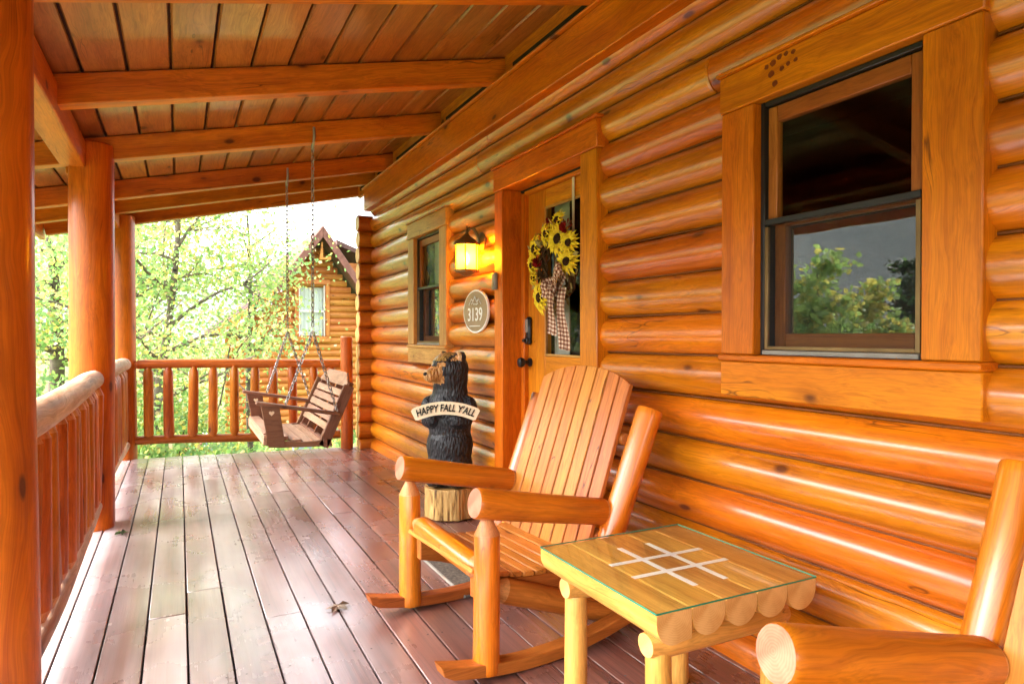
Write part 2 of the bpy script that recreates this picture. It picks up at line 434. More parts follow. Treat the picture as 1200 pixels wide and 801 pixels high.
def log_mesh(L, r0, r1=None, segs=16, step=.3, wob=.012, cone0=0, cone1=0, tip=.35, mats=None, seed=0, bend=0.0, cut=True, knob=True):
    """log along +X; cone0/cone1 = length of a pencil-cut end, tip = radius factor at the cut end"""
    r1 = r0 if r1 is None else r1
    rg = random.Random(seed)
    stations = []
    n = max(2, int(L / step) + 1)
    if cone0: stations.append((0, tip, 1))
    else: stations += [(0, .93, 0), (.008, 1, 0)]
    a = cone0 if cone0 else .03
    b = L - (cone1 if cone1 else .03)
    for i in range(n + 1): stations.append((a + (b - a) * i / n, 1, 0))
    if cone1: stations.append((L, tip, 1))
    else: stations += [(L - .008, 1, 0), (L, .93, 0)]
    bm = bmesh.new(); rings = []
    ph = [rg.uniform(0, 6.28) for _ in range(8)]
    for k, (x, f, c) in enumerate(stations):
        t = x / L
        r = (r0 + (r1 - r0) * t) * f
        oy = wob * math.sin(x * 1.7 + ph[0]) * .5 + bend * (math.sin(t * PI))
        oz = wob * math.sin(x * 2.1 + ph[1]) * .5
        ring = []
        for s in range(segs):
            a_ = s / segs * 2 * PI
            rr = r * (1 + wob * 1.8 * math.sin(2 * a_ + ph[2] + x * 1.1) + wob * 1.3 * math.sin(x * 5 + ph[3] + a_) + wob * math.sin(3 * a_ + ph[4] - x * 3))
            ring.append(bm.verts.new((x, oy + rr * math.cos(a_), oz + rr * math.sin(a_))))
        rings.append(ring)
    for k in range(len(rings) - 1):
        f0 = (cone0 and k == 0) or (cone1 and k == len(rings) - 2)
        for s in range(segs):
            f = bm.faces.new((rings[k][s], rings[k][(s + 1) % segs], rings[k + 1][(s + 1) % segs], rings[k + 1][s]))
            f.material_index = 2 if f0 else 0
    f = bm.faces.new(list(reversed(rings[0]))); f.material_index = 1
    f = bm.faces.new(rings[-1]); f.material_index = 1
    return finish(bm, mats, True, 28)

def log(name, parent, p0, p1, r0, r1=None, m='chair', ends='end_pink', cone='end_cone', **kw):
    L = (Vector(p1) - Vector(p0)).length
    kw.setdefault('seed', random.randint(0, 99999))
    me = log_mesh(L, r0, r1, mats=[M[m], M[ends], M[cone]], **kw)
    return link(name, me, parent, frame_x(p0, p1, roll=None))

def box_mesh(sx, sy, sz, m, bev=.004, off=(0, 0, 0), segs=1):
    bm = bmesh.new()
    bmesh.ops.create_cube(bm, size=1)
    for v in bm.verts: v.co = Vector((v.co.x * sx + off[0], v.co.y * sy + off[1], v.co.z * sz + off[2]))
    if bev: bmesh.ops.bevel(bm, geom=bm.edges[:], offset=min(bev, min(sx, sy, sz) * .4), segments=segs, affect='EDGES', profile=.5)
    return finish(bm, M[m] if isinstance(m, str) else m, bool(bev), 40)

def board(name, parent, p0, p1, w, t, m, bev=.004, up=(0, 0, 1), shift=(0, 0, 0)):
    """board along p0->p1 (local X), width w sideways, thickness t along up"""
    L = (Vector(p1) - Vector(p0)).length
    me = box_mesh(L, w, t, m, bev, (L / 2 + shift[0], shift[1], shift[2]))
    return link(name, me, parent, frame_x(p0, p1, up=up))

def bx(name, parent, x0, x1, y0, y1, z0, z1, m, bev=.004, axis='y'):
    """axis-aligned box whose grain runs along axis"""
    c = ((x0 + x1) / 2, (y0 + y1) / 2, (z0 + z1) / 2)
    d = (x1 - x0, y1 - y0, z1 - z0)
    if axis == 'x': me = box_mesh(d[0], d[1], d[2], m, bev); W = Matrix.Translation(c)
    elif axis == 'y': me = box_mesh(d[1], d[0], d[2], m, bev); W = Matrix.Translation(c) @ Matrix.Rotation(R(90), 4, 'Z')
    else: me = box_mesh(d[2], d[1], d[0], m, bev); W = Matrix.Translation(c) @ Matrix.Rotation(R(-90), 4, 'Y')
    return link(name, me, parent, W)

def poly_extrude(pts, t, m, axis='y', bev=.003):
    """outline pts in (x,z), extruded t centred on y"""
    bm = bmesh.new()
    a = [bm.verts.new((x, -t / 2, z)) for x, z in pts]
    b = [bm.verts.new((x, t / 2, z)) for x, z in pts]
    n = len(pts)
    bm.faces.new(a); bm.faces.new(list(reversed(b)))
    for i in range(n): bm.faces.new((a[i], b[i], b[(i + 1) % n], a[(i + 1) % n]))
    bmesh.ops.recalc_face_normals(bm, faces=bm.faces[:])
    if bev: bmesh.ops.bevel(bm, geom=[e for e in bm.edges if abs((e.verts[0].co - e.verts[1].co).y) < 1e-6], offset=bev, segments=1, affect='EDGES')
    return finish(bm, M[m], True, 35)

def lathe(profile, m, segs=24, mats=None):
    bm = bmesh.new(); rings = []
    for r, z in profile: rings.append([bm.verts.new((r * math.cos(s / segs * 2 * PI), r * math.sin(s / segs * 2 * PI), z)) for s in range(segs)])
    for k in range(len(rings) - 1):
        for s in range(segs): bm.faces.new((rings[k][s], rings[k][(s + 1) % segs], rings[k + 1][(s + 1) % segs], rings[k + 1][s]))
    bm.faces.new(list(reversed(rings[0]))); bm.faces.new(rings[-1])
    return finish(bm, M[m], True, 40)

def tube_into(bm, pts, radii, segs=8, mat=0, closed=False):
    pts = [Vector(p) for p in pts]; rings = []
    n = len(pts)
    prev = None
    for i, p in enumerate(pts):
        if closed: d = pts[(i + 1) % n] - pts[i - 1]
        else: d = pts[min(i + 1, n - 1)] - pts[max(i - 1, 0)]
        d.normalize()
        ref = prev if prev is not None else (Vector((0, 0, 1)) if abs(d.z) < .9 else Vector((1, 0, 0)))
        u = (ref - d * ref.dot(d)).normalized(); w = d.cross(u); prev = u
        r = radii[i] if isinstance(radii, (list, tuple)) else radii
        rings.append([bm.verts.new(p + (u * math.cos(a / segs * 2 * PI) + w * math.sin(a / segs * 2 * PI)) * r) for a in range(segs)])
    m_ = n if closed else n - 1
    for k in range(m_):
        for s in range(segs):
            f = bm.faces.new((rings[k][s], rings[k][(s + 1) % segs], rings[(k + 1) % n][(s + 1) % segs], rings[(k + 1) % n][s])); f.material_index = mat
    if not closed:
        bm.faces.new(list(reversed(rings[0]))).material_index = mat; bm.faces.new(rings[-1]).material_index = mat

def text_mesh(body, size, depth, m, shear=0, xs=1.0, bold=.0):
    cu = bpy.data.curves.new('txt', 'FONT'); cu.body = body; cu.size = size; cu.extrude = depth; cu.shear = shear
    cu.align_x = 'CENTER'; cu.align_y = 'CENTER'; cu.offset = bold; cu.resolution_u = 3
    o = bpy.data.objects.new('txt', cu); C.objects.link(o)
    dg = bpy.context.evaluated_depsgraph_get()
    me = bpy.data.meshes.new_from_object(o.evaluated_get(dg))
    bpy.data.objects.remove(o); bpy.data.curves.remove(cu)
    co = np.empty(len(me.vertices) * 3); me.vertices.foreach_get('co', co); co = co.reshape(-1, 3); co[:, 0] *= xs
    me.vertices.foreach_set('co', co.ravel()); me.materials.clear(); me.materials.append(M[m])
    return me
def warp_mesh(me, fn):
    for v in me.vertices: v.co = fn(v.co)
    me.update()

# ------------------------------------------------------------------ ground and hills
def make_ground():
    n = 150
    u = np.linspace(-1, 1, n); g = np.sign(u) * (np.abs(u) ** 2.4) * 900
    X, Y = np.meshgrid(g, g, indexing='ij')
    Z = -1.25 + .12 * np.sin(X * .35 + .7) * np.cos(Y * .31) * np.clip(np.hypot(X, Y) / 12, 0, 1)
    vs = np.stack([X.ravel(), Y.ravel(), Z.ravel()], 1)
    i = np.arange(n * n).reshape(n, n)
    fs = np.stack([i[:-1, :-1].ravel(), i[1:, :-1].ravel(), i[1:, 1:].ravel(), i[:-1, 1:].ravel()], 1)
    me = bpy.data.meshes.new('ground'); me.from_pydata(vs.tolist(), [], fs.tolist()); me.materials.append(M['ground'])
    me.polygons.foreach_set('use_smooth', [True] * len(me.polygons))
    tag(link('ground', me), 'grassy ground below the porch, uneven and yellowing', kind='structure')
    # ring of wooded hills beyond
    n1, n2 = 120, 10
    verts = []; faces = []
    for a in range(n1):
        th = a / n1 * 2 * PI
        hh = 4 + 72 * max(0, math.cos(th - 2.52)) ** 1.5 + (.2 + max(0, math.cos(th - 2.5))) * 0.7 * (14 * math.sin(th * 3 + 1.0) + 9 * math.sin(th * 7 + .4) + 5 * math.sin(th * 17))
        for b in range(n2):
            t = b / (n2 - 1); r = 240 + 160 * t
            verts.append((r * math.cos(th), r * math.sin(th), -3 + hh * math.sin(t * PI / 2) ** 1.5 + random.uniform(-1, 1) * (b > 0) * 1.5))
    for a in range(n1):
        for b in range(n2 - 1):
            faces.append((a * n2 + b, ((a + 1) % n1) * n2 + b, ((a + 1) % n1) * n2 + b + 1, a * n2 + b + 1))
    me = bpy.data.meshes.new('hills'); me.from_pydata(verts, [], faces); me.materials.append(M['hill'])
    me.polygons.foreach_set('use_smooth', [True] * len(me.polygons))
    tag(link('hills', me), 'distant wooded hills around the cabins', kind='structure')
make_ground()

# ------------------------------------------------------------------ porch deck
PY0, DX0, DX1 = -5.0, -.63, 1.95
def deck_end(x): return 7.22 - (x + .45) * .11
deck = thing('porch_deck', 'reddish brown worn plank deck of the porch', 'deck', (0, 2, 0)); del deck['category']; deck['kind'] = 'structure'
x = .027 - .145 * 5
k = 0
joints_hint = {2: [2.55], 3: [5.6], 4: [3.1], 5: [3.35], 6: [5.9], 7: [2.9], 9: [5.2], 11: [4.4]}
while x < DX1:
    w = .138
    rb = random.Random(100 + k)
    js = [PY0] + ([rb.uniform(-1.2, .4)] + joints_hint.get(k, [])) + [deck_end(x + .07)]
    for a, b in zip(js[:-1], js[1:]):
        zt = rb.uniform(-.0015, .0015)
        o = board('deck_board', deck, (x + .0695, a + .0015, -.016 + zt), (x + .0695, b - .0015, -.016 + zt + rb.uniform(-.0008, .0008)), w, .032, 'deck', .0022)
    x += .145; k += 1
bx('gap_shade_sheet', deck, -.64, 1.92, -4.95, 6.9, -.06, -.036, 'dark', 0)  # added dark sheet, stands for the shade seen through the board gaps
for y in np.arange(-4.8, 7.0, .6):
    bx('joist', deck, -.62, 1.9, y, y + .04, -.24, -.061, 'dark', 0, 'x')
bm = bmesh.new()
for jy in np.arange(1.22, 7.0, .6):
    for kx in range(15):
        for e_ in (.028, .11):
            c_ = bmesh.ops.create_circle(bm, cap_ends=True, segments=8, radius=.0042)
            dx_, dy_ = random.uniform(-.006, .006), random.uniform(-.012, .012)
            for v_ in c_['verts']: v_.co += Vector((.027 - .145 * 5 + kx * .145 + e_ + dx_, jy + .02 + dy_, .0022))
o = link('screw_heads', finish(bm, M['iron'], False), deck, (0, 0, 0)); o['kind'] = 'stuff'
bx('rim_board', deck, -.68, -.652, -5.0, 7.2, -.26, -.002, 'rail')

# ------------------------------------------------------------------ cabin wall
WX = 1.872          # axis of the wall logs
cabin = thing('log_cabin', 'honey orange varnished log cabin along the porch with door and two windows', 'cabin', (2.2, 3, 0))
openings = [(.936, 1.816, 1.04, 2.06), (2.62, 3.76, -.1, 2.06), (4.60, 5.515, 1.04, 2.06)]
Y_END = 6.86
for kk in range(-1, 15):
    zc = .844 + .166 * (kk - 4)
    segs = [(-5.0, Y_END)]
    for (a, b, z0, z1) in openings:
        if z0 - .02 < zc < z1:
            ns = []
            for (s, e) in segs:
                if a > s and b < e: ns += [(s, a + .03), (b - .03, e)]
                else: ns.append((s, e))
            segs = ns
    for (s, e) in segs:
        rr = .0865 + random.uniform(-.001, .002)
        # long courses are butt-jointed
        cuts = [s, e]
        if e - s > 8: cuts = [s, random.choice([-1.3, .3, 2.1, 3.9, 5.0]) + random.uniform(-.2, .2), e]
        for a, b in zip(cuts[:-1], cuts[1:]):
            log('log', cabin, (WX, a, zc), (WX, b, zc), rr, rr + random.uniform(-.001, .001), 'wall', 'wall', segs=28, step=.45, wob=.006)
for kk in range(-1, 14):      # sealant line in every joint, coloured dark to deepen the groove shade
    zj = .927 + .166 * (kk - 4)
    for (a, b) in ((-5.0, .97), (1.78, 2.66), (3.72, 4.64), (5.48, Y_END)) if 1.0 < zj < 2.05 else (((-5.0, 2.66), (3.72, Y_END)) if zj < 2.05 else ((-5.0, Y_END),)):
        bm = bmesh.new(); tube_into(bm, [(0, 0, 0), (b - a, 0, 0)], .0048, 6)
        link('joint_seal', finish(bm, M['seal'], True, 60), cabin, frame_x((WX - .037, a, zj), (WX - .037, b, zj)))
# short return at the far corner: log courses seen side-on
for kk in range(-1, 14):
    zc = .844 + .166 * (kk - 4)
    log('corner_log', cabin, (1.668 + random.uniform(-.004, .004), Y_END + .05, zc), (1.86, Y_END + .05, zc), .0865, m='rail', ends='end_pale', segs=20, step=.2, wob=.008)
# inner skin of the wall and the dim room behind it
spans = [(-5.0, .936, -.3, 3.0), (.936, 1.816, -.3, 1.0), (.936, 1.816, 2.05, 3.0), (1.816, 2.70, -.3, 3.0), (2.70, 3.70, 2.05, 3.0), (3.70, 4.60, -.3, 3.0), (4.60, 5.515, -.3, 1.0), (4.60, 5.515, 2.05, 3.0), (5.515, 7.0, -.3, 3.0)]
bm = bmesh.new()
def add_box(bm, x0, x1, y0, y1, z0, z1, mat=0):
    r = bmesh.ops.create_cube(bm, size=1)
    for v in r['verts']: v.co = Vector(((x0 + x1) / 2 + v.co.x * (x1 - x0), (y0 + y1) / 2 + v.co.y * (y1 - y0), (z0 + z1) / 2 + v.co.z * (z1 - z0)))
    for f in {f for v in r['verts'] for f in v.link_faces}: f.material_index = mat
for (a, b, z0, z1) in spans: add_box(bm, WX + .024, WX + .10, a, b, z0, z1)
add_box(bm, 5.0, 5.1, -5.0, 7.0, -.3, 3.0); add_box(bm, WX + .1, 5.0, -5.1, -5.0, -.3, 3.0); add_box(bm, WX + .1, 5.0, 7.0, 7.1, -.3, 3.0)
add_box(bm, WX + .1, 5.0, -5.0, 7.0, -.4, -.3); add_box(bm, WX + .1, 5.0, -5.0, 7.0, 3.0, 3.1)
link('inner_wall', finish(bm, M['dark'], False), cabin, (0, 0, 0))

def window(y0, y1, z0, z1, trim_m, tw=.152, screen=True, sash_m='sash', head=.13, apron=.13):
    """y0..y1, z0..z1 = outer edges of the trim"""
    fx = 1.768
    iy0, iy1, iz0, iz1 = y0 + tw, y1 - tw, z0 + apron + .02, z1 - head
    fr = bx('window', cabin, 1.80, 1.86, iy0 + .001, iy0 + .018, iz0, iz1, 'black', .002, 'z')
    bx('frame_side', fr, 1.80, 1.86, iy1 - .018, iy1 - .001, iz0, iz1, 'black', .002, 'z')
    bx('frame_head', fr, 1.80, 1.86, iy0 + .018, iy1 - .018, iz1 - .018, iz1 - .001, 'black', .002)
    bx('frame_sill', fr, 1.79, 1.87, iy0 + .018, iy1 - .018, iz0 + .001, iz0 + .016, 'grey', .002)
    bx('trim_board', fr, fx, 1.885, y0, iy0, iz0, iz1, trim_m, .004, 'z')
    bx('trim_board', fr, fx, 1.885, iy1, y1, iz0, iz1, trim_m, .004, 'z')
    bx('trim_head', fr, fx - .006, 1.885, y0 - .004, y1 + .004, iz1 + .001, z1, trim_m, .004)
    bx('drip_cap', fr, fx - .02, 1.87, y0 - .012, y1 + .012, z1 + .001, z1 + .014, trim_m, .003)
    bx('sill', fr, fx - .014, 1.885, y0 - .004, y1 + .004, iz0 - .024, iz0 - .001, trim_m, .005)
    bx('apron', fr, fx, 1.885, y0 - .002, y1 + .002, z0, iz0 - .025, trim_m, .004)
    a0, a1, b0, b1 = iy0 + .02, iy1 - .02, iz0 + .018, iz1 - .02
    zm = b0 + (b1 - b0) * .53
    def sash(x0, za, zb, st, rb, rt, pm='pane'):
        s = bx('sash', fr, x0, x0 + .03, a0, a0 + st, za, zb, sash_m, .003, 'z')  # stile; its fellows are pieces of the same window
        bx('sash', fr, x0, x0 + .03, a1 - st, a1, za, zb, sash_m, .003, 'z')
        bx('sash', fr, x0 + .001, x0 + .029, a0 + st, a1 - st, za, za + rb, sash_m, .003)
        bx('sash', fr, x0 + .001, x0 + .029, a0 + st, a1 - st, zb - rt, zb, sash_m, .003)
        me = box_mesh(.004, a1 - a0 - 2 * st + .01, zb - za - rb - rt + .01, pm, 0)
        link('pane', me, fr, ((x0 + .018), (a0 + a1) / 2, (za + rb + zb - rt) / 2))
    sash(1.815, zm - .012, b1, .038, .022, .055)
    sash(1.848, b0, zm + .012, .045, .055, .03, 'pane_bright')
    bx('meeting_rail', fr, 1.799, 1.814, a0, a1, zm - .014, zm + .006, 'black', .002)
    if screen:
        me = box_mesh(.0015, a1 - a0 - .02, zm - b0 - .025, 'screen', 0); link('insect_screen', me, fr, (1.806, (a0 + a1) / 2, (b0 + zm) / 2))
        bx('screen_frame', fr, 1.80, 1.812, a0, a0 + .014, b0, zm - .02, 'bronze', .001, 'z')
        bx('screen_frame', fr, 1.80, 1.812, a1 - .014, a1, b0, zm - .02, 'bronze', .001, 'z')
        bx('screen_frame', fr, 1.80, 1.812, a0 + .014, a1 - .014, b0, b0 + .012, 'bronze', .001)
    return fr
w1 = window(.936, 1.816, .954, 2.100, 'trim')
bm = bmesh.new()
for (ky, kz, kr) in [(1.575, 2.072, 0.0112), (1.55, 2.083, 0.0091), (1.523, 2.084, 0.0077), (1.496, 2.079, 0.0077), (1.582, 2.038, 0.0119), (1.568, 2.002, 0.0105), (1.54, 2.042, 0.0084), (1.516, 2.048, 0.007), (1.486, 2.05, 0.007), (1.603, 2.068, 0.0084)]:     # cluster of small dark pin knots in the head board
    c_ = bmesh.ops.create_circle(bm, cap_ends=True, segments=9, radius=kr)
    for v_ in c_['verts']: v_.co = Vector((1.7612, ky + v_.co.x * 1.25 * random.uniform(.75, 1.2), kz + v_.co.y * random.uniform(.8, 1.2)))
o = link('pin_knots', finish(bm, M['pin_knot'], False), w1, (0, 0, 0)); o['kind'] = 'stuff'
w1['label'] = 'large near window with orange trim and dark brown sashes'
w2 = window(4.60, 5.515, .945, 2.120, 'trim_pale')
w2['label'] = 'far small window with pale trim beside the lantern'
# curtain hanging inside the far window
bm = bmesh.new(); vv = []
for i in range(41):
    y = 4.75 + .6 * i / 40; xx = 1.96 + .014 * math.sin(i * 1.1)
    vv.append((bm.verts.new((xx, y, 1.05)), bm.verts.new((xx, y, 2.02))))
for i in range(40): bm.faces.new((vv[i][0], vv[i + 1][0], vv[i + 1][1], vv[i][1]))
link('curtain', finish(bm, M['curtain'], True, 80), cabin, (0, 0, 0))

# door with its frame
DXP = 1.925
df = bx('door_frame', cabin, 1.768, 1.95, 3.645, 3.76, 0, 2.062, 'trim', .005, 'z')
bx('side_casing', df, 1.768, 1.95, 2.62, 2.77, 0, 2.062, 'trim', .005, 'z')
bx('head_casing', df, 1.762, 1.95, 2.615, 3.765, 2.063, 2.20, 'trim', .005)
bx('drip_cap', df, 1.748, 1.87, 2.60, 3.78, 2.201, 2.215, 'trim', .003)
bx('door_stop', df, 1.895, 1.95, 3.60, 3.644, 0, 2.04, 'trim', .003, 'z')
bx('door_stop', df, 1.895, 1.95, 2.771, 2.80, 0, 2.04, 'trim', .003, 'z')
bx('door_stop', df, 1.896, 1.949, 2.80, 3.60, 2.03, 2.061, 'trim', .003)
bx('threshold', df, 1.79, 1.96, 2.771, 3.644, .002, .03, 'grey', .006)
door = bx('door', cabin, DXP, DXP + .042, 3.39, 3.60, .035, 2.03, 'door', .003, 'z')
bx('stile', door, DXP, DXP + .042, 2.80, 2.96, .035, 2.03, 'door', .003, 'z')
bx('rail', door, DXP + .001, DXP + .041, 2.96, 3.39, 1.925, 2.03, 'door', .003)
bx('rail', door, DXP + .001, DXP + .041, 2.96, 3.39, .88, 1.05, 'door', .003)
bx('rail', door, DXP + .001, DXP + .041, 2.96, 3.39, .035, .25, 'door', .003)
bx('panel', door, DXP + .012, DXP + .03, 2.96, 3.39, .25, .88, 'door', .003, 'z')
for (a, b, c_, d_) in ((3.376, 3.39, 1.05, 1.925), (2.96, 2.974, 1.05, 1.925)): bx('glass_bead', door, DXP - .006, DXP + .01, a, b, c_, d_, 'trim_pale', .003, 'z')
for (c_, d_) in ((1.05, 1.064), (1.911, 1.925)): bx('glass_bead', door, DXP - .006, DXP + .01, 2.974, 3.376, c_, d_, 'trim_pale', .003)
link('pane', box_mesh(.005, .43, .88, 'pane', 0), door, (DXP + .02, 3.175, 1.487))
bx('keypad_lock', door, DXP - .024, DXP, 3.548, 3.606 - .01, 1.115, 1.285, 'iron', .012, 'z')
bx('keypad_buttons', door, DXP - .03, DXP - .0245, 3.558, 3.586, 1.19, 1.27, 'grey', .003, 'z')
link('door_knob', lathe([(.026, 0), (.026, .01), (.012, .014), (.012, .04), (.026, .05), (.031, .065), (.026, .08), (.008, .086)], 'iron'), door, Matrix.Translation((DXP, 3.572, 1.007)) @ Matrix.Rotation(R(-90), 4, 'Y'))
link('deadbolt', lathe([(.02, 0), (.02, .01), (.01, .014), (.01, .03), (.006, .032)], 'iron'), door, Matrix.Translation((DXP - .024, 3.572, 1.14)) @ Matrix.Rotation(R(-90), 4, 'Y'))
bm = bmesh.new(); vv = []
for i in range(21):
    y = 3.25 + .16 * i / 20; xx = DXP + .08 + .01 * math.sin(i * 1.6)
    vv.append((bm.verts.new((xx, y, 1.02)), bm.verts.new((xx, y, 1.95))))
for i in range(20): bm.faces.new((vv[i][0], vv[i + 1][0], vv[i + 1][1], vv[i][1]))
link('curtain', finish(bm, M['curtain'], True, 80), cabin, (0, 0, 0))

# ------------------------------------------------------------------ porch roof
def rz(xx): return 2.24 + (xx + .4) * .218         # underside of the rafters
RH = .14
roof = thing('porch_roof', 'shed roof of the porch with exposed rafters, plank ceiling and beams', 'roof', (.6, 3, 2.4))
r_ys = [-4.1, -3.0, -1.9, -.78, .33, 1.44, 2.55, 3.67, 4.77, 6.02, 6.66, 7.36]
Y_ROOF = 7.44
for y in r_ys:
    x0, x1 = -1.10, 1.80
    L = math.hypot(x1 - x0, rz(x1) - rz(x0))
    dz = RH / 2
    board('rafter', roof, (x0, y, rz(x0) + dz), (x1, y, rz(x1) + dz), .088, RH, 'beam', .005, up=(0, 0, 1))
# ceiling planks run along the wall; each row butts against the next with a V-groove
sl = math.atan(.218)
xs = -1.13; row = 0
def plank(L):
    w, t, c = .178, .022, .010
    prof = [(-w / 2, t), (w / 2, t), (w / 2, c), (w / 2 - c * .6, 0), (-w / 2 + c * .6, 0), (-w / 2, c)]
    bm = bmesh.new()
    a = [bm.verts.new((0, y, z)) for y, z in prof]; b = [bm.verts.new((L, y, z)) for y, z in prof]
    bm.faces.new(a); bm.faces.new(list(reversed(b)))
    for i in range(6): bm.faces.new((a[i], b[i], b[(i + 1) % 6], a[(i + 1) % 6]))
    bmesh.ops.recalc_face_normals(bm, faces=bm.faces[:])
    return finish(bm, M['ceil'], False)
while xs < 1.95:
    xm = xs + .0925
    rb = random.Random(500 + row)
    cuts = [-5.0, rb.choice(r_ys[4:7]), rb.choice(r_ys[7:9]), Y_ROOF]
    for a, b in zip(cuts[:-1], cuts[1:]):
        W = Matrix.Translation((xm, a, rz(xm) + RH / math.cos(sl) + .002)) @ Matrix.Rotation(-sl, 4, 'Y') @ Matrix.Rotation(R(90), 4, 'Z')
        link('ceiling_plank', plank(b - a - .001), roof, W)
    xs += .1835; row += 1
me = box_mesh(3.3, Y_ROOF + 5.1, .03, 'roofing', 0)
xm = .42
link('roof_sheet', me, roof, Matrix.Translation((xm, (Y_ROOF - 5.0) / 2, rz(xm) + RH / math.cos(sl) + .055)) @ Matrix.Rotation(-sl, 4, 'Y'))
bx('fascia', roof, -1.145, -1.105, -5.0, Y_ROOF, rz(-1.1) - .03, rz(-1.1) + .19, 'beam')
# beams between the posts
for a, b in ((-5.0, 2.05), (2.25, 4.64), (4.87, 7.14), (7.37, 7.44)):
    if b - a > .3: bx('post_beam', roof, -.62, -.49, a, b, 2.165, rz(-.62) + RH - .01, 'beam', .006)
# ledger, blocking and vent slots along the wall
bx('ledger', roof, 1.725, 1.80, -5.0, 6.87, 2.465, 2.685, 'trim', .005)
for a, b in zip(r_ys[:-1], r_ys[1:]):
    bx('blocking', roof, 1.775, 1.81, a + .046, b - .046, 2.687, 2.88, 'beam', .003)
    bx('vent_slot', roof, 1.770, 1.774, a + .16, b - .16, 2.745, 2.785, 'dark_slot', 0)
bx('ledger_cap', roof, 1.70, 1.774, -5.0, 6.87, 2.687, 2.70, 'trim', .003)

# ------------------------------------------------------------------ posts
def post(y, x, r, h, label, seed):
    t = thing('porch_post', label, 'post', (x, y, 0), 0, 'log posts along the porch edge')
    log('shaft', t, (x, y, -.4), (x, y, h), r * 1.03, r, 'post', 'end_pale', segs=32, step=.35, wob=.007, seed=seed)
    return t
post(2.16, -.46, .118, 2.33, 'big round log post cropped by the left edge, nearest to us', 3)
post(4.755, -.475, .118, 2.33, 'middle round log post with a knot, between the two side railings', 5)
post(7.25, -.475, .108, 2.30, 'farthest round log post at the corner where the railings meet', 8)
t = thing('railing_post', 'short round log post ending the far railing beside the swing', 'post', (1.555, 6.93, 0))
log('shaft', t, (1.555, 6.93, -.3), (1.555, 6.93, 1.165), .064, .06, 'rail', 'end_pale', segs=20, cone1=.012, tip=.85, wob=.01)

# ------------------------------------------------------------------ railings
def railing(p0, p1, label, n, worn, zt=.90, zb=.15, rt=.058, rb=.045, rbal=.043, seed=1):
    p0, p1 = Vector(p0), Vector(p1)
    t = thing('porch_railing', label, 'railing', ((p0.x + p1.x) / 2, (p0.y + p1.y) / 2, 0), 0, 'log railings of the porch')
    d = p1 - p0
    up = Vector((0, 0, 1))
    log('top_rail', t, p0 + up * zt, p1 + up * zt, rt, rt * .96, 'rail_worn' if worn else 'rail', 'end_pale', segs=22, step=.2, wob=.022, seed=seed, cone1=.05 if worn else 0, cone0=.03 if not worn else 0, tip=.62)
    log('bottom_rail', t, p0 + up * zb, p1 + up * zb, rb, rb, 'rail_worn' if worn else 'rail', 'end_pale', segs=16, step=.2, wob=.026, seed=seed + 1, cone1=.05 if worn else 0, tip=.5)
    variants = []
    for i in range(5):
        L = zt - zb - rt - rb + .06
        variants.append(log_mesh(L, rbal * (1 + .08 * (i - 2) / 2), rbal * (1 - .05 * (i - 2) / 2), 14, .16, .02, .055, .055, .42, [M['rail'], M['end_cone'], M['end_cone'] if worn else M['rail']], seed * 10 + i))
    for i in range(n):
        p = p0 + d * ((i + .6) / n)
        b = Vector((p.x, p.y, zb + rb - .03))
        W = Matrix.Translation(b) @ Matrix.Rotation(random.uniform(-.012, .012), 4, 'Y') @ Matrix.Rotation(-PI / 2, 4, 'Y') @ Matrix.Rotation(random.uniform(0, 6), 4, 'X')
        link('baluster', random.choice(variants), t, W)
    return t
railing((-.45, 2.26, 0), (-.45, 4.66, 0), 'side railing with pale worn top rail between the near and middle posts', 17, True, seed=11)
railing((-.465, 4.86, 0), (-.465, 7.16, 0), 'side railing farther along, between the middle and far posts', 16, True, seed=21)
railing((-.38, 7.23, 0), (1.50, 6.98, 0), 'red brown end railing across the far end behind the swing', 10, False, .888, .155, .045, .043, .044, seed=31)

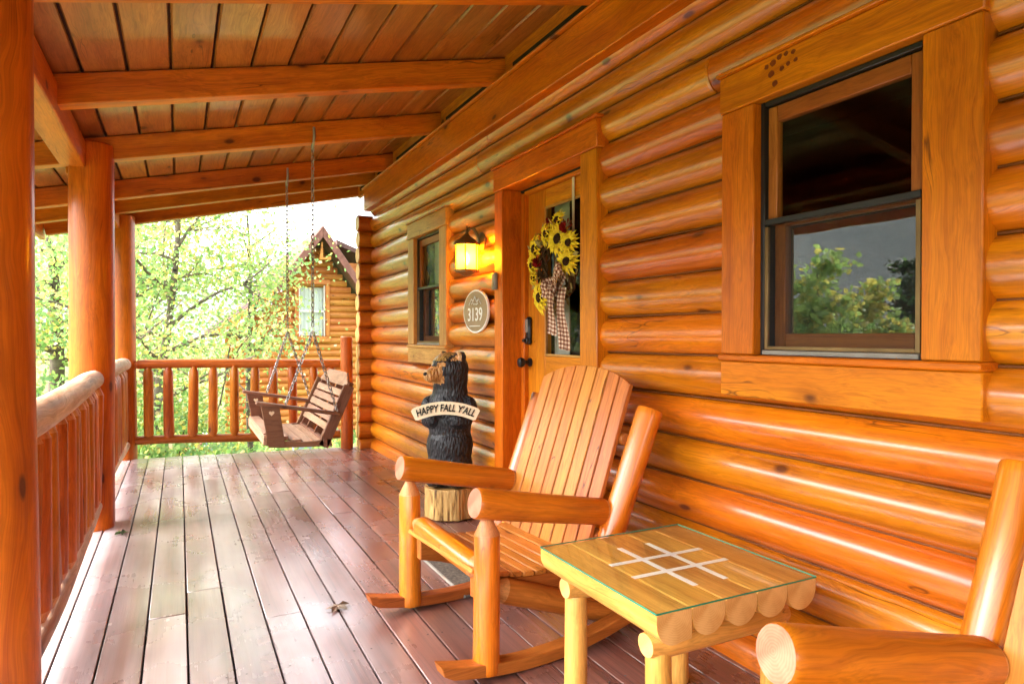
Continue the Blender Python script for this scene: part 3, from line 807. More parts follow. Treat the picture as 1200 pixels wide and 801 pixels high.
# ------------------------------------------------------------------ rocking chairs
def make_chair(label):
    t = thing('rocking_chair', label, 'rocking chair', (0, 0, 0), 0, 'log rocking chairs on the porch')
    W = .335
    for s in (1, -1):
        log('leg', t, (0, s * W, .02), (0, s * W, .556), .047, .044, 'chair', 'end_pink', cone1=.065, tip=.3, segs=20, wob=.010)
        log('arm', t, (-.045, s * W, .612), (.535, s * W, .50), .052, .049, 'arm', 'end_pink', segs=22, wob=.014, cone1=.04, tip=.7)
        log('back_post', t, (.455, s * (W + .03), .26), (.71, s * (W + .05), .88), .046, .05, 'chair', 'end_cone', segs=20, wob=.012)
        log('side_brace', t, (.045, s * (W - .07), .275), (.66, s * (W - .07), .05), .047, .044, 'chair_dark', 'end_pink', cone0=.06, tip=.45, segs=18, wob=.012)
        # curved rocker
        pts = []; n = 22; xa, xb, cx = -.185, .82, .21
        rad = 1.5
        for i in range(n + 1):
            xx = xa + (xb - xa) * i / n; pts.append((xx, (xx - cx) ** 2 / (2 * rad)))
        outl = [(x_, z_ + .002) for x_, z_ in pts] + [(x_, z_ + .045) for x_, z_ in reversed(pts)]
        outl[0] = (outl[0][0] + .012, outl[0][1] + .008)
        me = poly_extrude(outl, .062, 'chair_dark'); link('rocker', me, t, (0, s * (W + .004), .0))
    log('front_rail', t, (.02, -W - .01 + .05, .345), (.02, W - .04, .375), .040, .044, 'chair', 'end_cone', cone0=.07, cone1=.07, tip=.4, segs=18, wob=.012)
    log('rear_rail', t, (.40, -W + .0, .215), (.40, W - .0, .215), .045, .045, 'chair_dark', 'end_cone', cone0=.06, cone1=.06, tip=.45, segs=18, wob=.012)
    for s in (1, -1):   # seat bearers, curved
        pts = [(x_, .335 - .055 * math.sin(min(1, (x_ + .02) / .46) * PI * .75)) for x_ in np.linspace(0, .45, 12)]
        outl = [(x_, z_) for x_, z_ in pts] + [(x_, z_ - .085 + .02 * x_) for x_, z_ in reversed(pts)]
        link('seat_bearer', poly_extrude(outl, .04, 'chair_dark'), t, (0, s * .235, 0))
    for i in range(9):
        xx = -.005 + i * .054
        zz = .352 - .055 * math.sin(min(1, (xx + .02) / .46) * PI * .75)
        sl_ = math.atan(.055 * math.cos(min(1, (xx + .02) / .46) * PI * .75) * PI * .75 / .46)
        me = box_mesh(.56, .048, .02, 'slat', .004)
        link('seat_slat', me, t, Matrix.Translation((xx, 0, zz)) @ Matrix.Rotation(sl_, 4, 'Y') @ Matrix.Rotation(R(90), 4, 'Z'))
    # back: eight slats with an arched top line
    th = R(19.5)
    ns = 8; pw = .077
    B0 = Vector((.445, 0, .30)); up = Vector((math.sin(th), 0, math.cos(th)))
    for i in range(ns):
        yc = (i - (ns - 1) / 2) * pw
        def top(y): return .62 + .16 * math.sqrt(max(0, 1 - (y / .375) ** 2))
        w = pw - .0095
        y0, y1 = yc - w / 2, yc + w / 2
        pts = [(0, y0), (0, y1)] + [(top(y1 - (y1 - y0) * q / 4), y1 - (y1 - y0) * q / 4) for q in range(5)]
        bm = bmesh.new()
        a = [bm.verts.new((x_, y_, -.011)) for x_, y_ in pts]; b = [bm.verts.new((x_, y_, .011)) for x_, y_ in pts]
        bm.faces.new(list(reversed(a))); bm.faces.new(b); n = len(pts)
        for q in range(n): bm.faces.new((a[q], a[(q + 1) % n], b[(q + 1) % n], b[q]))
        bmesh.ops.recalc_face_normals(bm, faces=bm.faces[:])
        bmesh.ops.bevel(bm, geom=[e for e in bm.edges if abs(e.verts[0].co.z - e.verts[1].co.z) < 1e-6], offset=.003, segments=1, affect='EDGES')
        Wm = Matrix((up, Vector((0, 1, 0)), up.cross(Vector((0, 1, 0))))).transposed().to_4x4(); Wm.translation = B0 + Vector((0, yc * 0, 0))
        link('back_slat', finish(bm, M['slat'], True, 30), t, Wm)
    for q in (.12, .50):
        p = B0 + up * q + Vector((.038, 0, -.015))
        log('back_rail', t, p + Vector((0, -W + .02, 0)), p + Vector((0, W - .02, 0)), .027, .027, 'chair_dark', 'end_cone', segs=14, wob=.01)
    return t
chair1 = make_chair('whole log rocking chair with slatted back, between the bear and the glass topped table')
chair1.matrix_basis = Matrix.Translation((.905, 2.385, 0)) @ Matrix.Rotation(R(5.0), 4, 'Z')
c2 = dup(chair1, None, None, 'log rocking chair cropped by the right edge, only one arm and back post showing')
c2.matrix_basis = Matrix.Translation((.949, .493, 0)) @ Matrix.Rotation(R(-5.3), 4, 'Z')

# ------------------------------------------------------------------ side table
TX0, TX1, TY0, TY1, TZ = 1.025, 1.585, 1.262, 1.835, .50
tb = thing('side_table', 'pale pine log side table with a tic-tac-toe grid under its glass top', 'table', ((TX0 + TX1) / 2, (TY0 + TY1) / 2, 0))
pw = (TX1 - TX0) / 5
for i in range(5):
    xc = TX0 + pw * (i + .5)
    w = pw - .002; h = .078 + random.uniform(-.004, .004)
    L = TY1 - TY0
    prof = [(-w / 2, -.0), (w / 2, -.0)]
    arc = [(w / 2 * math.cos(a), -.022 - (h - .022) * math.sin(a)) for a in np.linspace(0, PI, 13)]
    if i == 0:    # the outer plank has a sawn square side
        arc = [(w / 2 * math.cos(a), -.022 - (h - .022) * math.sin(a)) for a in np.linspace(0, PI * .62, 9)] + [(-w / 2, -h * .93)]
    prof = [(w / 2, -.002), (w / 2 - .003, 0), (-w / 2 + .003, 0), (-w / 2, -.002)] + list(reversed(arc))
    bm = bmesh.new(); a = [bm.verts.new((0, y_, z_)) for y_, z_ in prof]; b = [bm.verts.new((L, y_, z_)) for y_, z_ in prof]
    n = len(prof)
    f0 = bm.faces.new(a); f1 = bm.faces.new(list(reversed(b)))
    for q in range(n): bm.faces.new((a[q], b[q], b[(q + 1) % n], a[(q + 1) % n]))
    bmesh.ops.recalc_face_normals(bm, faces=bm.faces[:])
    f0.material_index = f1.material_index = 1
    link('plank', finish(bm, [M['pine'], M['end_pale']], True, 30), tb, Matrix.Translation((xc, TY0, TZ - .007)) @ Matrix.Rotation(R(90), 4, 'Z'))
cx, cy = (TX0 + TX1) / 2, (TY0 + TY1) / 2
zl = TZ - .0055
for dx_ in (-.055, .055): bx('grid_line', tb, cx + dx_ - .009, cx + dx_ + .009, cy - .175, cy + .175, TZ - .0068, zl - .0006, 'white', 0)
for dy_ in (-.055, .055): bx('grid_line', tb, cx - .175, cx + .175, cy + dy_ - .009, cy + dy_ + .009, TZ - .0062, zl, 'white', 0, 'x')
bm = bmesh.new(); add_box(bm, TX0 - .001, TX1 + .001, TY0 - .001, TY1 + .001, TZ - .005, TZ)
for f in bm.faces: f.material_index = 1 if abs(f.calc_center_median().z - (TZ - .0025)) < .001 else 0
link('glass_top', finish(bm, [M['tglass'], M['gedge']], False), tb, (0, 0, 0))
for yy in (TY0 + .085, TY1 - .085):
    log('batten', tb, (TX0 + .035, yy, TZ - .115), (TX1 - .03, yy, TZ - .118), .040, m='pine', ends='end_pale', cone='pine', cone0=.05, cone1=.05, tip=.75, segs=18, wob=.012)
    for xx in (TX0 + .07, TX1 - .07):
        log('leg', tb, (xx, yy, 0), (xx, yy, TZ - .135), .036, .034, 'pine', 'end_pale', segs=18, wob=.012, step=.12)

# ------------------------------------------------------------------ carved bear on a stump
bear = thing('carved_bear', 'black chainsaw carved bear standing on a bark stump by the door', 'statue', (1.57, 4.02, 0))
bdir = math.atan2(-.80, -.60)      # the way the chest faces
def sdf_remesh(balls, vox=.012):
    bm = bmesh.new()
    for c, r, s in balls:
        q = bmesh.ops.create_uvsphere(bm, u_segments=16, v_segments=10, radius=1)
        for v in q['verts']: v.co = Vector((c[0] + v.co.x * r * s[0], c[1] + v.co.y * r * s[1], c[2] + v.co.z * r * s[2]))
    me = bpy.data.meshes.new('tmp'); bm.to_mesh(me); bm.free()
    o = bpy.data.objects.new('tmp', me); C.objects.link(o)
    md = o.modifiers.new('r', 'REMESH'); md.mode = 'VOXEL'; md.voxel_size = vox; md.use_smooth_shade = True
    sm = o.modifiers.new('s', 'SMOOTH'); sm.iterations = 5; sm.factor = .5
    dg = bpy.context.evaluated_depsgraph_get()
    res = bpy.data.meshes.new_from_object(o.evaluated_get(dg))
    bpy.data.objects.remove(o)
    return res
# local frame: +X = chest forward, Z up, base on the stump top (z 0)
balls = [((0, 0, .13), .15, (1, 1.0, 1.1)), ((0, 0, .26), .152, (.98, 1.02, 1.1)), ((0, 0, .40), .142, (.95, 1.02, 1.1)), ((0, 0, .52), .128, (.95, 1.05, 1.0)),
         ((-.01, 0, .60), .115, (1, 1.02, 1)), ((-.01, 0, .69), .120, (1, 1, 1.05)), ((.0, 0, .755), .122, (1.0, 1.04, .92)),
         ((.08, .07, .045), .075, (1.25, .9, .62)), ((.08, -.07, .045), .075, (1.25, .9, .62)),
         ((.02, .135, .50), .055, (1, 1, 1.5)), ((.02, -.135, .50), .055, (1, 1, 1.5)), ((.07, .12, .43), .05, (1.3, 1, 1.0)), ((.07, -.12, .43), .05, (1.3, 1, 1.0)),
         ((.11, .085, .435), .046, (1.1, 1.1, 1)), ((.11, -.085, .435), .046, (1.1, 1.1, 1))]
hd = R(-38)    # head turned to its right
hx, hy = math.cos(hd), math.sin(hd)
for d_, z_, r_, s_ in ((.09, .735, .064, 1), (.125, .725, .054, 1), (.155, .715, .046, 1)): balls.append(((hx * d_, hy * d_, z_), r_, (s_, s_, .95)))
for sgn in (1, -1):
    ex, ey = -hy * sgn * .10 + hx * -.02, hx * sgn * .10 + hy * -.02
    balls.append(((ex, ey, .835), .036, (.9, .9, 1.05)))
bme = sdf_remesh(balls)
bme.materials.clear()
for k_ in ('bear_black', 'bear_tan', 'bear_gold'): bme.materials.append(M[k_])
for p in bme.polygons:
    c = p.center; f = c.x * hx + c.y * hy; l = -c.x * hy + c.y * hx
    p.use_smooth = True
    if c.z > .66 and f > .088 and c.z < .775 and abs(l) < .062: p.material_index = 1
    elif c.z > .775 and f > .055 and .025 < abs(l) < .075 and c.z < .80: p.material_index = 1
    elif c.z > .808 and abs(l) < .065: p.material_index = 2
    elif c.z > .81 and f > -.005 and .082 < abs(l) < .122: p.material_index = 1
Wb = Matrix.Translation((1.57, 4.02, .20)) @ Matrix.Rotation(bdir, 4, 'Z')
body = link('body', bme, bear, Wb)
link('nose', lathe([(.004, -.012), (.016, -.008), (.02, 0), (.014, .009), (.003, .012)], 'ink', 12), body, Wb @ Matrix.Translation((hx * .185, hy * .185, .728)))
for sgn in (1, -1):
    e = Vector((hx * .098 - hy * sgn * .038, hy * .098 + hx * sgn * .038, .783))
    link('eye', lathe([(.002, -.010), (.008, -.006), (.010, 0), (.008, .006), (.002, .010)], 'ink', 10), body, Wb @ Matrix.Translation(e))
prof = []
bm = bmesh.new(); segs = 44; rings = []
rs = random.Random(4); off = [rs.uniform(-.007, .007) for _ in range(segs)]
for r_, z_ in ((.150, 0), (.165, .01), (.165, .06), (.162, .13), (.164, .185), (.158, .199)):
    rings.append([bm.verts.new(((r_ + off[s]) * math.cos(s / segs * 2 * PI), (r_ + off[s]) * math.sin(s / segs * 2 * PI), z_ + (off[(s * 3) % segs] * .6 if z_ > .1 else 0))) for s in range(segs)])
for k_ in range(5):
    for s in range(segs): bm.faces.new((rings[k_][s], rings[k_][(s + 1) % segs], rings[k_ + 1][(s + 1) % segs], rings[k_ + 1][s]))
bm.faces.new(list(reversed(rings[0]))); ft = bm.faces.new(rings[-1]); ft.material_index = 1
link('stump', finish(bm, [M['stump'], M['end_pale']], True, 40), bear, (1.57, 4.02, 0))

# banner held by the bear: local X along the banner, Z up, -Y out
sg = thing('banner_sign', 'cream arched wooden banner reading HAPPY FALL Y\'ALL held by the bear', 'sign', (1.57, 4.02, .70))
sdirv = Vector((-.42, -.907, 0)).normalized()
side = Vector((0, 0, 1)).cross(sdirv)      # to the viewer's right when facing it
sx_ = -side
RA = .46
def arch(v):
    a = v.x / RA; rr = RA + v.z
    return Vector((rr * math.sin(a), v.y, rr * math.cos(a) - RA))
bm = bmesh.new()
n = 26; Ls, hs = .415, .080
rows = []
for i in range(n + 1):
    xx = -Ls / 2 + Ls * i / n
    e_ = 1 - .22 * max(0, abs(xx) / (Ls / 2) - .93) / .07
    rows.append([bm.verts.new((xx, yy, zz)) for yy, zz in ((-.008, -hs / 2 * e_), (-.008, hs / 2 * e_), (.008, hs / 2 * e_), (.008, -hs / 2 * e_))])
for i in range(n):
    for q in range(4): bm.faces.new((rows[i][q], rows[i][(q + 1) % 4], rows[i + 1][(q + 1) % 4], rows[i + 1][q]))
bm.faces.new(rows[0]); bm.faces.new(list(reversed(rows[-1])))
bmesh.ops.recalc_face_normals(bm, faces=bm.faces[:])
me = finish(bm, M['cream'], True, 40); warp_mesh(me, arch)
yv = -sdirv
Ws = Matrix((-sx_ * -1, yv, Vector((0, 0, 1)))).transposed().to_4x4()
# X to viewer's right, Y away from viewer
vr = Vector((-sdirv.y, sdirv.x, 0)) * 1.0
Ws = Matrix((vr, yv, Vector((0, 0, 1)))).transposed().to_4x4()
Ws.translation = Vector((1.57, 4.02, .70)) + sdirv * .185 + Vector((0, 0, 0.02)) - vr * .015
link('plate', me, sg, Ws)
tm = text_mesh("HAPPY FALL Y'ALL", .062, .0015, 'ink', .18, .74, .0012)
warp_mesh(tm, lambda v: arch(Vector((v.x, -.0105 - v.z, v.y))))
link('lettering', tm, sg, Ws)

# ------------------------------------------------------------------ wall lantern (lit)
ln = thing('wall_lantern', 'lit bronze coach lantern glowing yellow on the logs left of the door', 'lantern', (1.79, 4.06, 1.70))
LX, LY, LZ = 1.695, 4.03, 1.595
HR = .078
hexa = [(LX + HR * math.cos(a), LY + HR * math.sin(a)) for a in [i * PI / 3 for i in range(6)]]
link('base_tray', lathe([(.03, -.03), (.06, -.012), (.088, -.008), (.088, .006), (.07, .008)], 'bronze', 6), ln, (LX, LY, LZ))
link('roof_cap', lathe([(.096, .168), (.096, .176), (.07, .20), (.035, .222), (.02, .235), (.012, .25)], 'bronze', 6), ln, (LX, LY, LZ))
link('finial', lathe([(.006, .25), (.013, .262), (.006, .272), (.004, .30), (.001, .305)], 'bronze', 10), ln, (LX, LY, LZ))
for i in range(6):
    a, b = Vector((*hexa[i], 0)), Vector((*hexa[(i + 1) % 6], 0))
    mid = (a + b) / 2; d_ = (b - a)
    me = box_mesh(d_.length - .008, .003, .158, 'amber', 0)
    W = Matrix.Translation((mid.x, mid.y, LZ + .088)) @ Matrix.Rotation(math.atan2(d_.y, d_.x), 4, 'Z')
    link('glass_pane', me, ln, W)
    link('corner_bar', box_mesh(.008, .008, .162, 'bronze', .001), ln, Matrix.Translation((a.x, a.y, LZ + .088)))
bl = lathe([(.006, 0), (.016, .015), (.02, .04), (.014, .07), (.004, .085)], 'bulb', 12)
link('bulb', bl, ln, (LX, LY, LZ + .04))
link('back_plate', lathe([(.06, 0), (.06, .012), (.03, .022)], 'bronze', 20), ln, Matrix.Translation((1.792, LY - .04, 1.79)) @ Matrix.Rotation(R(-90), 4, 'Y'))
bm = bmesh.new(); tube_into(bm, [(1.78, LY - .035, 1.79), (1.765, LY - .03, 1.82), (1.74, LY - .015, 1.872), (1.715, LY, 1.88), (LX, LY, 1.85)], .010, 8)
link('arm', finish(bm, M['bronze'], True, 60), ln, (0, 0, 0))
pl_d = bpy.data.lights.new('lantern_light', 'POINT'); pl_d.energy = 9.0; pl_d.color = (1.0, .66, .09); pl_d.shadow_soft_size = .03
pl = bpy.data.objects.new('lantern_light', pl_d); C.objects.link(pl); pl.parent = ln
pl.matrix_basis = WM[ln.name].inverted() @ Matrix.Translation((LX, LY, LZ + .085))

# ------------------------------------------------------------------ house number plaque
pq = thing('number_plaque', 'oval taupe house number plaque reading 3139 below the lantern', 'plaque', (1.78, 4.065, 1.33))
PA, PB = .205, .145
def oval(a, b, t, m):
    bm = bmesh.new(); N = 48
    f = [bm.verts.new((a * math.cos(i / N * 2 * PI), b * math.sin(i / N * 2 * PI), 0)) for i in range(N)]
    g = [bm.verts.new((a * math.cos(i / N * 2 * PI), b * math.sin(i / N * 2 * PI), t)) for i in range(N)]
    bm.faces.new(list(reversed(f))); bm.faces.new(g)
    for i in range(N): bm.faces.new((f[i], f[(i + 1) % N], g[(i + 1) % N], g[i]))
    return finish(bm, M[m], True, 40)
# local X -> -Y world (viewer's right), local Y -> up, local Z -> -X world (out of the wall)
Wp = Matrix(((0, 0, -1, 1.785), (-1, 0, 0, 4.065), (0, 1, 0, 1.332), (0, 0, 0, 1)))
link('rim', oval(PA, PB, .014, 'white'), pq, Wp)
link('face', oval(PA - .012, PB - .012, .004, 'plaque'), pq, Wp @ Matrix.Translation((0, 0, .0125)))
link('numerals', text_mesh('3139', .125, .001, 'white', 0, 1.0, .001), pq, Wp @ Matrix.Translation((0, -.025, .018)))
bm = bmesh.new()
for pts in ([(-.10, .045), (-.055, .085), (-.03, .066), (.0, .10), (.035, .06), (.06, .083), (.10, .045)], [(-.06, .05), (-.04, .06), (-.01, .045)], [(.0, .05), (.025, .045), (.05, .052)], [(-.085, -.098), (.085, -.098)]):
    tube_into(bm, [(x_, y_, .018) for x_, y_ in pts], .0035, 6)
link('mountain_emblem', finish(bm, M['white'], True, 60), pq, Wp)

# ------------------------------------------------------------------ doorbell on the door casing
db = thing('doorbell', 'small grey brown doorbell box on the left door casing', 'doorbell', (1.767, 3.735, 1.50))
bx('housing', db, 1.742, 1.7675, 3.705, 3.752, 1.455, 1.56, 'grey', .006, 'z')
bx('button', db, 1.737, 1.7415, 3.718, 3.74, 1.47, 1.50, 'plaque', .003, 'z')

# ------------------------------------------------------------------ wreath on the door
wr = thing('door_wreath', 'autumn wreath with yellow sunflowers, red blooms and a plaid bow on the door', 'wreath', (1.87, 3.15, 1.53))
WC = Vector((1.875, 3.165, 1.545))
bm = bmesh.new()
for j in range(7):
    rj = random.Random(j); pts = []
    for i in range(36):
        a = i / 36 * 2 * PI; r_ = .17 + .022 * math.sin(a * 3 + j * 1.3) + rj.uniform(-.008, .008)
        pts.append((WC.x + .022 * math.cos(a * 5 + j * 2), WC.y + r_ * math.cos(a), WC.z + r_ * math.sin(a)))
    tube_into(bm, pts, .007, 5, 0, True)
link('vine_ring', finish(bm, M['twig'], True, 60), wr, (0, 0, 0))
def sunflower(y, z, r, seed, tilt=(0, 0)):
    rg = random.Random(seed); bm = bmesh.new()
    for ring, (np_, rr, lift) in enumerate(((15, 1.0, .0), (12, .86, .014))):
        for i in range(np_):
            a = (i + ring * .5) / np_ * 2 * PI + rg.uniform(-.1, .1); L = r * rr * rg.uniform(.86, 1.08); w = r * .15
            ca, sa = math.cos(a), math.sin(a)
            pts = [(.28 * r, -w * .6, 0), (.28 * r, w * .6, 0), (.62 * L, -w, .012), (.62 * L, w, .012), (L, 0, -.004)]
            vs = [bm.verts.new((px * ca - py * sa, px * sa + py * ca, pz + lift + rg.uniform(-.004, .004))) for px, py, pz in pts]
            mid = bm.verts.new((.62 * L * ca, .62 * L * sa, lift + .004))
            base = bm.verts.new((.28 * r * ca, .28 * r * sa, lift - .002))
            bm.faces.new((vs[0], base, mid, vs[2])); bm.faces.new((base, vs[1], vs[3], mid))
            bm.faces.new((vs[2], mid, vs[4])); bm.faces.new((mid, vs[3], vs[4]))
    W = Matrix.Translation((WC.x - .045, y, z)) @ Matrix.Rotation(R(-90) + tilt[0], 4, 'Y') @ Matrix.Rotation(tilt[1], 4, 'X')
    o = link('sunflower', finish(bm, M['petal'], False), wr, W)
    link('flower_center', lathe([(r * .28, 0), (r * .30, .012), (r * .22, .022), (r * .06, .024)], 'seed', 14), o, W)
sunflower(3.075, 1.69, .105, 1, (.1, .15))
sunflower(3.335, 1.665, .095, 2, (.05, -.2))
sunflower(3.275, 1.385, .105, 3, (-.1, -.15))
sunflower(2.985, 1.56, .085, 4, (0, .3))
sunflower(3.345, 1.50, .055, 5, (0, -.3))
sunflower(3.08, 1.79, .07, 6, (.3, .0))
sunflower(3.20, 1.735, .075, 7, (.1, -.1))
sunflower(3.36, 1.575, .07, 8, (-.1, -.2))
sunflower(2.965, 1.655, .075, 9, (.1, .3))
bm = bmesh.new()
rg = random.Random(5)
for i in range(70):
    a = rg.uniform(0, 2 * PI); r_ = rg.uniform(.13, .23); c = Vector((WC.x - rg.uniform(.0, .06), WC.y + r_ * math.cos(a), WC.z + r_ * math.sin(a)))
    d_ = Vector((rg.uniform(-.6, .1), math.cos(a) + rg.uniform(-.8, .8), math.sin(a) + rg.uniform(-.8, .8))).normalized()
    s_ = d_.cross(Vector((1, 0, 0))).normalized() * .014; L = rg.uniform(.05, .085)
    v = [bm.verts.new(c), bm.verts.new(c + d_ * L * .5 + s_), bm.verts.new(c + d_ * L), bm.verts.new(c + d_ * L * .5 - s_)]
    bm.faces.new(v)
o = link('dried_leaves', finish(bm, M['sage'], False), wr, (0, 0, 0)); o['kind'] = 'stuff'
for (y, z, r_) in ((2.985, 1.745, .042), (3.295, 1.585, .034), (3.16, 1.80, .026)):
    bm = bmesh.new(); rg = random.Random(int(y * 1000))
    for i in range(26):
        a, b = rg.uniform(0, 6.28), rg.uniform(-.2, 1.3); d_ = Vector((-math.sin(b), math.cos(a) * math.cos(b), math.sin(a) * math.cos(b)))
        s_ = d_.orthogonal().normalized() * r_ * .5; c = Vector((0, 0, 0))
        v = [bm.verts.new(c + d_ * r_ * .3), bm.verts.new(c + d_ * r_ * .8 + s_), bm.verts.new(c + d_ * r_ * 1.1), bm.verts.new(c + d_ * r_ * .8 - s_)]; bm.faces.new(v)
    link('red_bloom', finish(bm, M['berry'], False), wr, (WC.x - .05, y, z))
def ribbon(pts, width, wdir, name):
    bm = bmesh.new(); uvl = bm.loops.layers.uv.new('UV'); rows = []; s_ = 0
    pts = [Vector(p) for p in pts]; wd = Vector(wdir).normalized() * width / 2
    ds = [0]
    for a, b in zip(pts[:-1], pts[1:]): ds.append(ds[-1] + (b - a).length)
    n = 5
    for i, p in enumerate(pts): rows.append([bm.verts.new(p + wd * (2 * j / n - 1) + Vector((-.006 * math.sin(j * 1.9 + i * .5), 0, 0))) for j in range(n + 1)])
    q = 1 / .022
    for i in range(len(pts) - 1):
        for j in range(n):
            f = bm.faces.new((rows[i][j], rows[i][j + 1], rows[i + 1][j + 1], rows[i + 1][j]))
            for l_, (jj, ii) in zip(f.loops, ((j, i), (j + 1, i), (j + 1, i + 1), (j, i + 1))): l_[uvl].uv = (width * jj / n * q, ds[ii] * q)
    link(name, finish(bm, M['plaid'], True, 80), wr, (0, 0, 0))
bX = WC.x - .07; BY, BZ = 3.06, 1.425
def loop(dy, dz):
    return [(bX - .045 * math.sin(t * 2 * PI) * .5 - .03 * math.sin(t * PI), BY + dy * math.sin(t * PI), BZ + dz * math.sin(t * PI) + .05 * (t - .5) * (0 if t in (0, 1) else 1)) for t in np.linspace(0, 1, 13)]
ribbon(loop(.10, .01), .085, (0, .15, 1), 'bow_loop')
ribbon(loop(-.085, .10), .085, (0, .7, 1), 'bow_loop')
ribbon([(bX - .01 * math.sin(t * 5), BY - .055 - .012 * t, BZ - .33 * t) for t in np.linspace(0, 1, 12)], .10, (0, 1, .1), 'bow_tail')
ribbon([(bX - .02 - .01 * math.sin(t * 4 + 1), BY + .01 + .02 * t, BZ - .25 * t) for t in np.linspace(0, 1, 10)], .085, (0, 1, .2), 'bow_tail')
ribbon([(bX - .035, BY + .02, BZ + .03), (bX - .05, BY, BZ), (bX - .035, BY - .03, BZ - .03)], .05, (0, .7, .7), 'bow_knot')
bx('hanger', wr, DXP - .009, DXP - .006, 3.058, 3.08, 1.70, 2.03, 'strap', 0, 'z')

# ------------------------------------------------------------------ door mat and fallen leaves
mt = thing('door_mat', 'grey woven mat on the deck before the door, behind the rocking chair', 'mat', (1.38, 3.15, 0))
me = box_mesh(.50, .84, .012, 'mat', .004); link('pile', me, mt, (1.385, 3.13, .009))
bx('binding', mt, 1.125, 1.135, 2.71, 3.55, .003, .017, 'grey', .002); bx('binding', mt, 1.635, 1.645, 2.71, 3.55, .003, .017, 'grey', .002)
def fallen(x_, y_, s_, m, label, rot, lobes=5):
    bm = bmesh.new(); rg = random.Random(int(x_ * 999)); c = bm.verts.new((0, 0, .012 * s_ / .05)); ring = []
    N = lobes * 4
    for i in range(N):
        a = i / N * 2 * PI; r_ = s_ * (1.0 if i % 4 == 0 else (.62 if i % 2 else .34)) * rg.uniform(.85, 1.1)
        ring.append(bm.verts.new((r_ * math.cos(a), r_ * math.sin(a) * .8, .004 + rg.uniform(0, .018) * (i % 2))))
    for i in range(N): bm.faces.new((c, ring[i], ring[(i + 1) % N]))
    o = link('fallen_leaf', finish(bm, M[m], False), None, Matrix.Translation((x_, y_, .001)) @ Matrix.Rotation(rot, 4, 'Z'))
    tag(o, label, 'leaf', 'fallen leaves on the deck')
fallen(.60, 2.86, .062, 'leaf_dry', 'dry grey brown maple leaf lying mid deck before the rocker', .4)
fallen(-.31, 4.52, .055, 'leaf_green', 'green leaf lying at the foot of the middle post', 1.2)
fallen(-.02, 2.43, .03, 'leaf_dry', 'tiny brown leaf scrap near the lower left of the deck', 2.0)

# ------------------------------------------------------------------ porch swing
sw = thing('porch_swing', 'brown wooden slatted swing bench hanging on chains at the far end', 'swing', (.80, 5.41, .42))
SY0, SY1 = 4.86, 5.96
ctr = Vector((.75, 5.41, .45))
def along(x_, z_, y0=SY0, y1=SY1): return (x_, y0, z_), (x_, y1, z_)
for i in range(5):      # seat slats, dished
    xx = .56 + i * .088; zz = .485 - .02 * math.sin(i / 4 * PI) - .022 * i
    board('seat_slat', sw, *along(xx, zz, SY0 + .02, SY1 - .02), .078, .022, 'swing', .004)
bdirn = Vector((.19, 0, .40)).normalized()
bn = Vector((bdirn.z, 0, -bdirn.x))
for i in range(6):
    p = Vector((.955, 0, .47)) + bdirn * (.035 + i * .066)
    a, b = SY0 + .06, SY1 - .06
    if i < 5: board('back_slat', sw, (p.x, a, p.z), (p.x, b, p.z), .052, .02, 'swing', .003, up=(-bn.x, 0, -bn.z))
    else:
        # crown board with clipped corners
        L = b - a
        pts = [(0, -.03), (L, -.03), (L, .0), (L - .17, .075), (.17, .075), (0, .0)]
        me = poly_extrude([(x_, z_) for x_, z_ in pts], .022, 'swing')
        Wc = Matrix((Vector((0, 1, 0)), bn, bdirn)).transposed().to_4x4(); Wc.translation = (p.x + bdirn.x * .02, a, p.z + bdirn.z * .02)
        link('crown_board', me, sw, Wc)
for yy in (SY0 + .12, (SY0 + SY1) / 2 - .17, (SY0 + SY1) / 2 + .17, SY1 - .12):
    p = Vector((.955, yy, .47)) + bn * .022
    board('back_batten', sw, p - bdirn * .06, p + bdirn * .40, .06, .022, 'swing_dark', .003, up=(0, 1, 0))
for yy in (SY0 + .02, SY1 - .02):
    # curved side rail
    top_ = [(x_, .465 - .03 * math.sin((x_ - .52) / .46 * PI) - .085 * (x_ - .52)) for x_ in np.linspace(.52, .98, 12)]
    me = poly_extrude(top_ + [(.99, .37), (.60, .385), (.53, .41)], .034, 'swing_dark'); link('side_rail', me, sw, (0, yy, 0))
    board('arm', sw, (.47, yy, .705), (1.04, yy, .60), .085, .024, 'swing_dark', .006)
    sp = board('arm_support', sw, (.585, yy, .40), (.53, yy, .69), .028, .095, 'swing_dark', .004, up=(0, 1, 0)) if False else link('arm_support', poly_extrude([(.555, .39), (.665, .39), (.625, .672), (.50, .695)], .03, 'swing_dark'), sw, (0, yy - .007, 0))
    hp = [(0, -.022)] + [(.016 * math.sin(t) ** 3 * 1.15, .0012 * (13 * math.cos(t) - 5 * math.cos(2 * t) - 2 * math.cos(3 * t) - math.cos(4 * t))) for t in np.linspace(.4, 2 * PI - .4, 18)]
    link('heart_cutout', poly_extrude(hp[1:], .004, 'cream', bev=0), sp, (.572, yy - .023, .63))
    board('back_stile', sw, (.925, yy, .37), (1.115, yy, .80), .034, .075, 'swing_dark', .004, up=(-bn.x, 0, -bn.z))
board('front_rail', sw, *along(.53, .445), .024, .07, 'swing', .004)
board('rear_rail', sw, *along(.94, .395), .03, .06, 'swing_dark', .004)
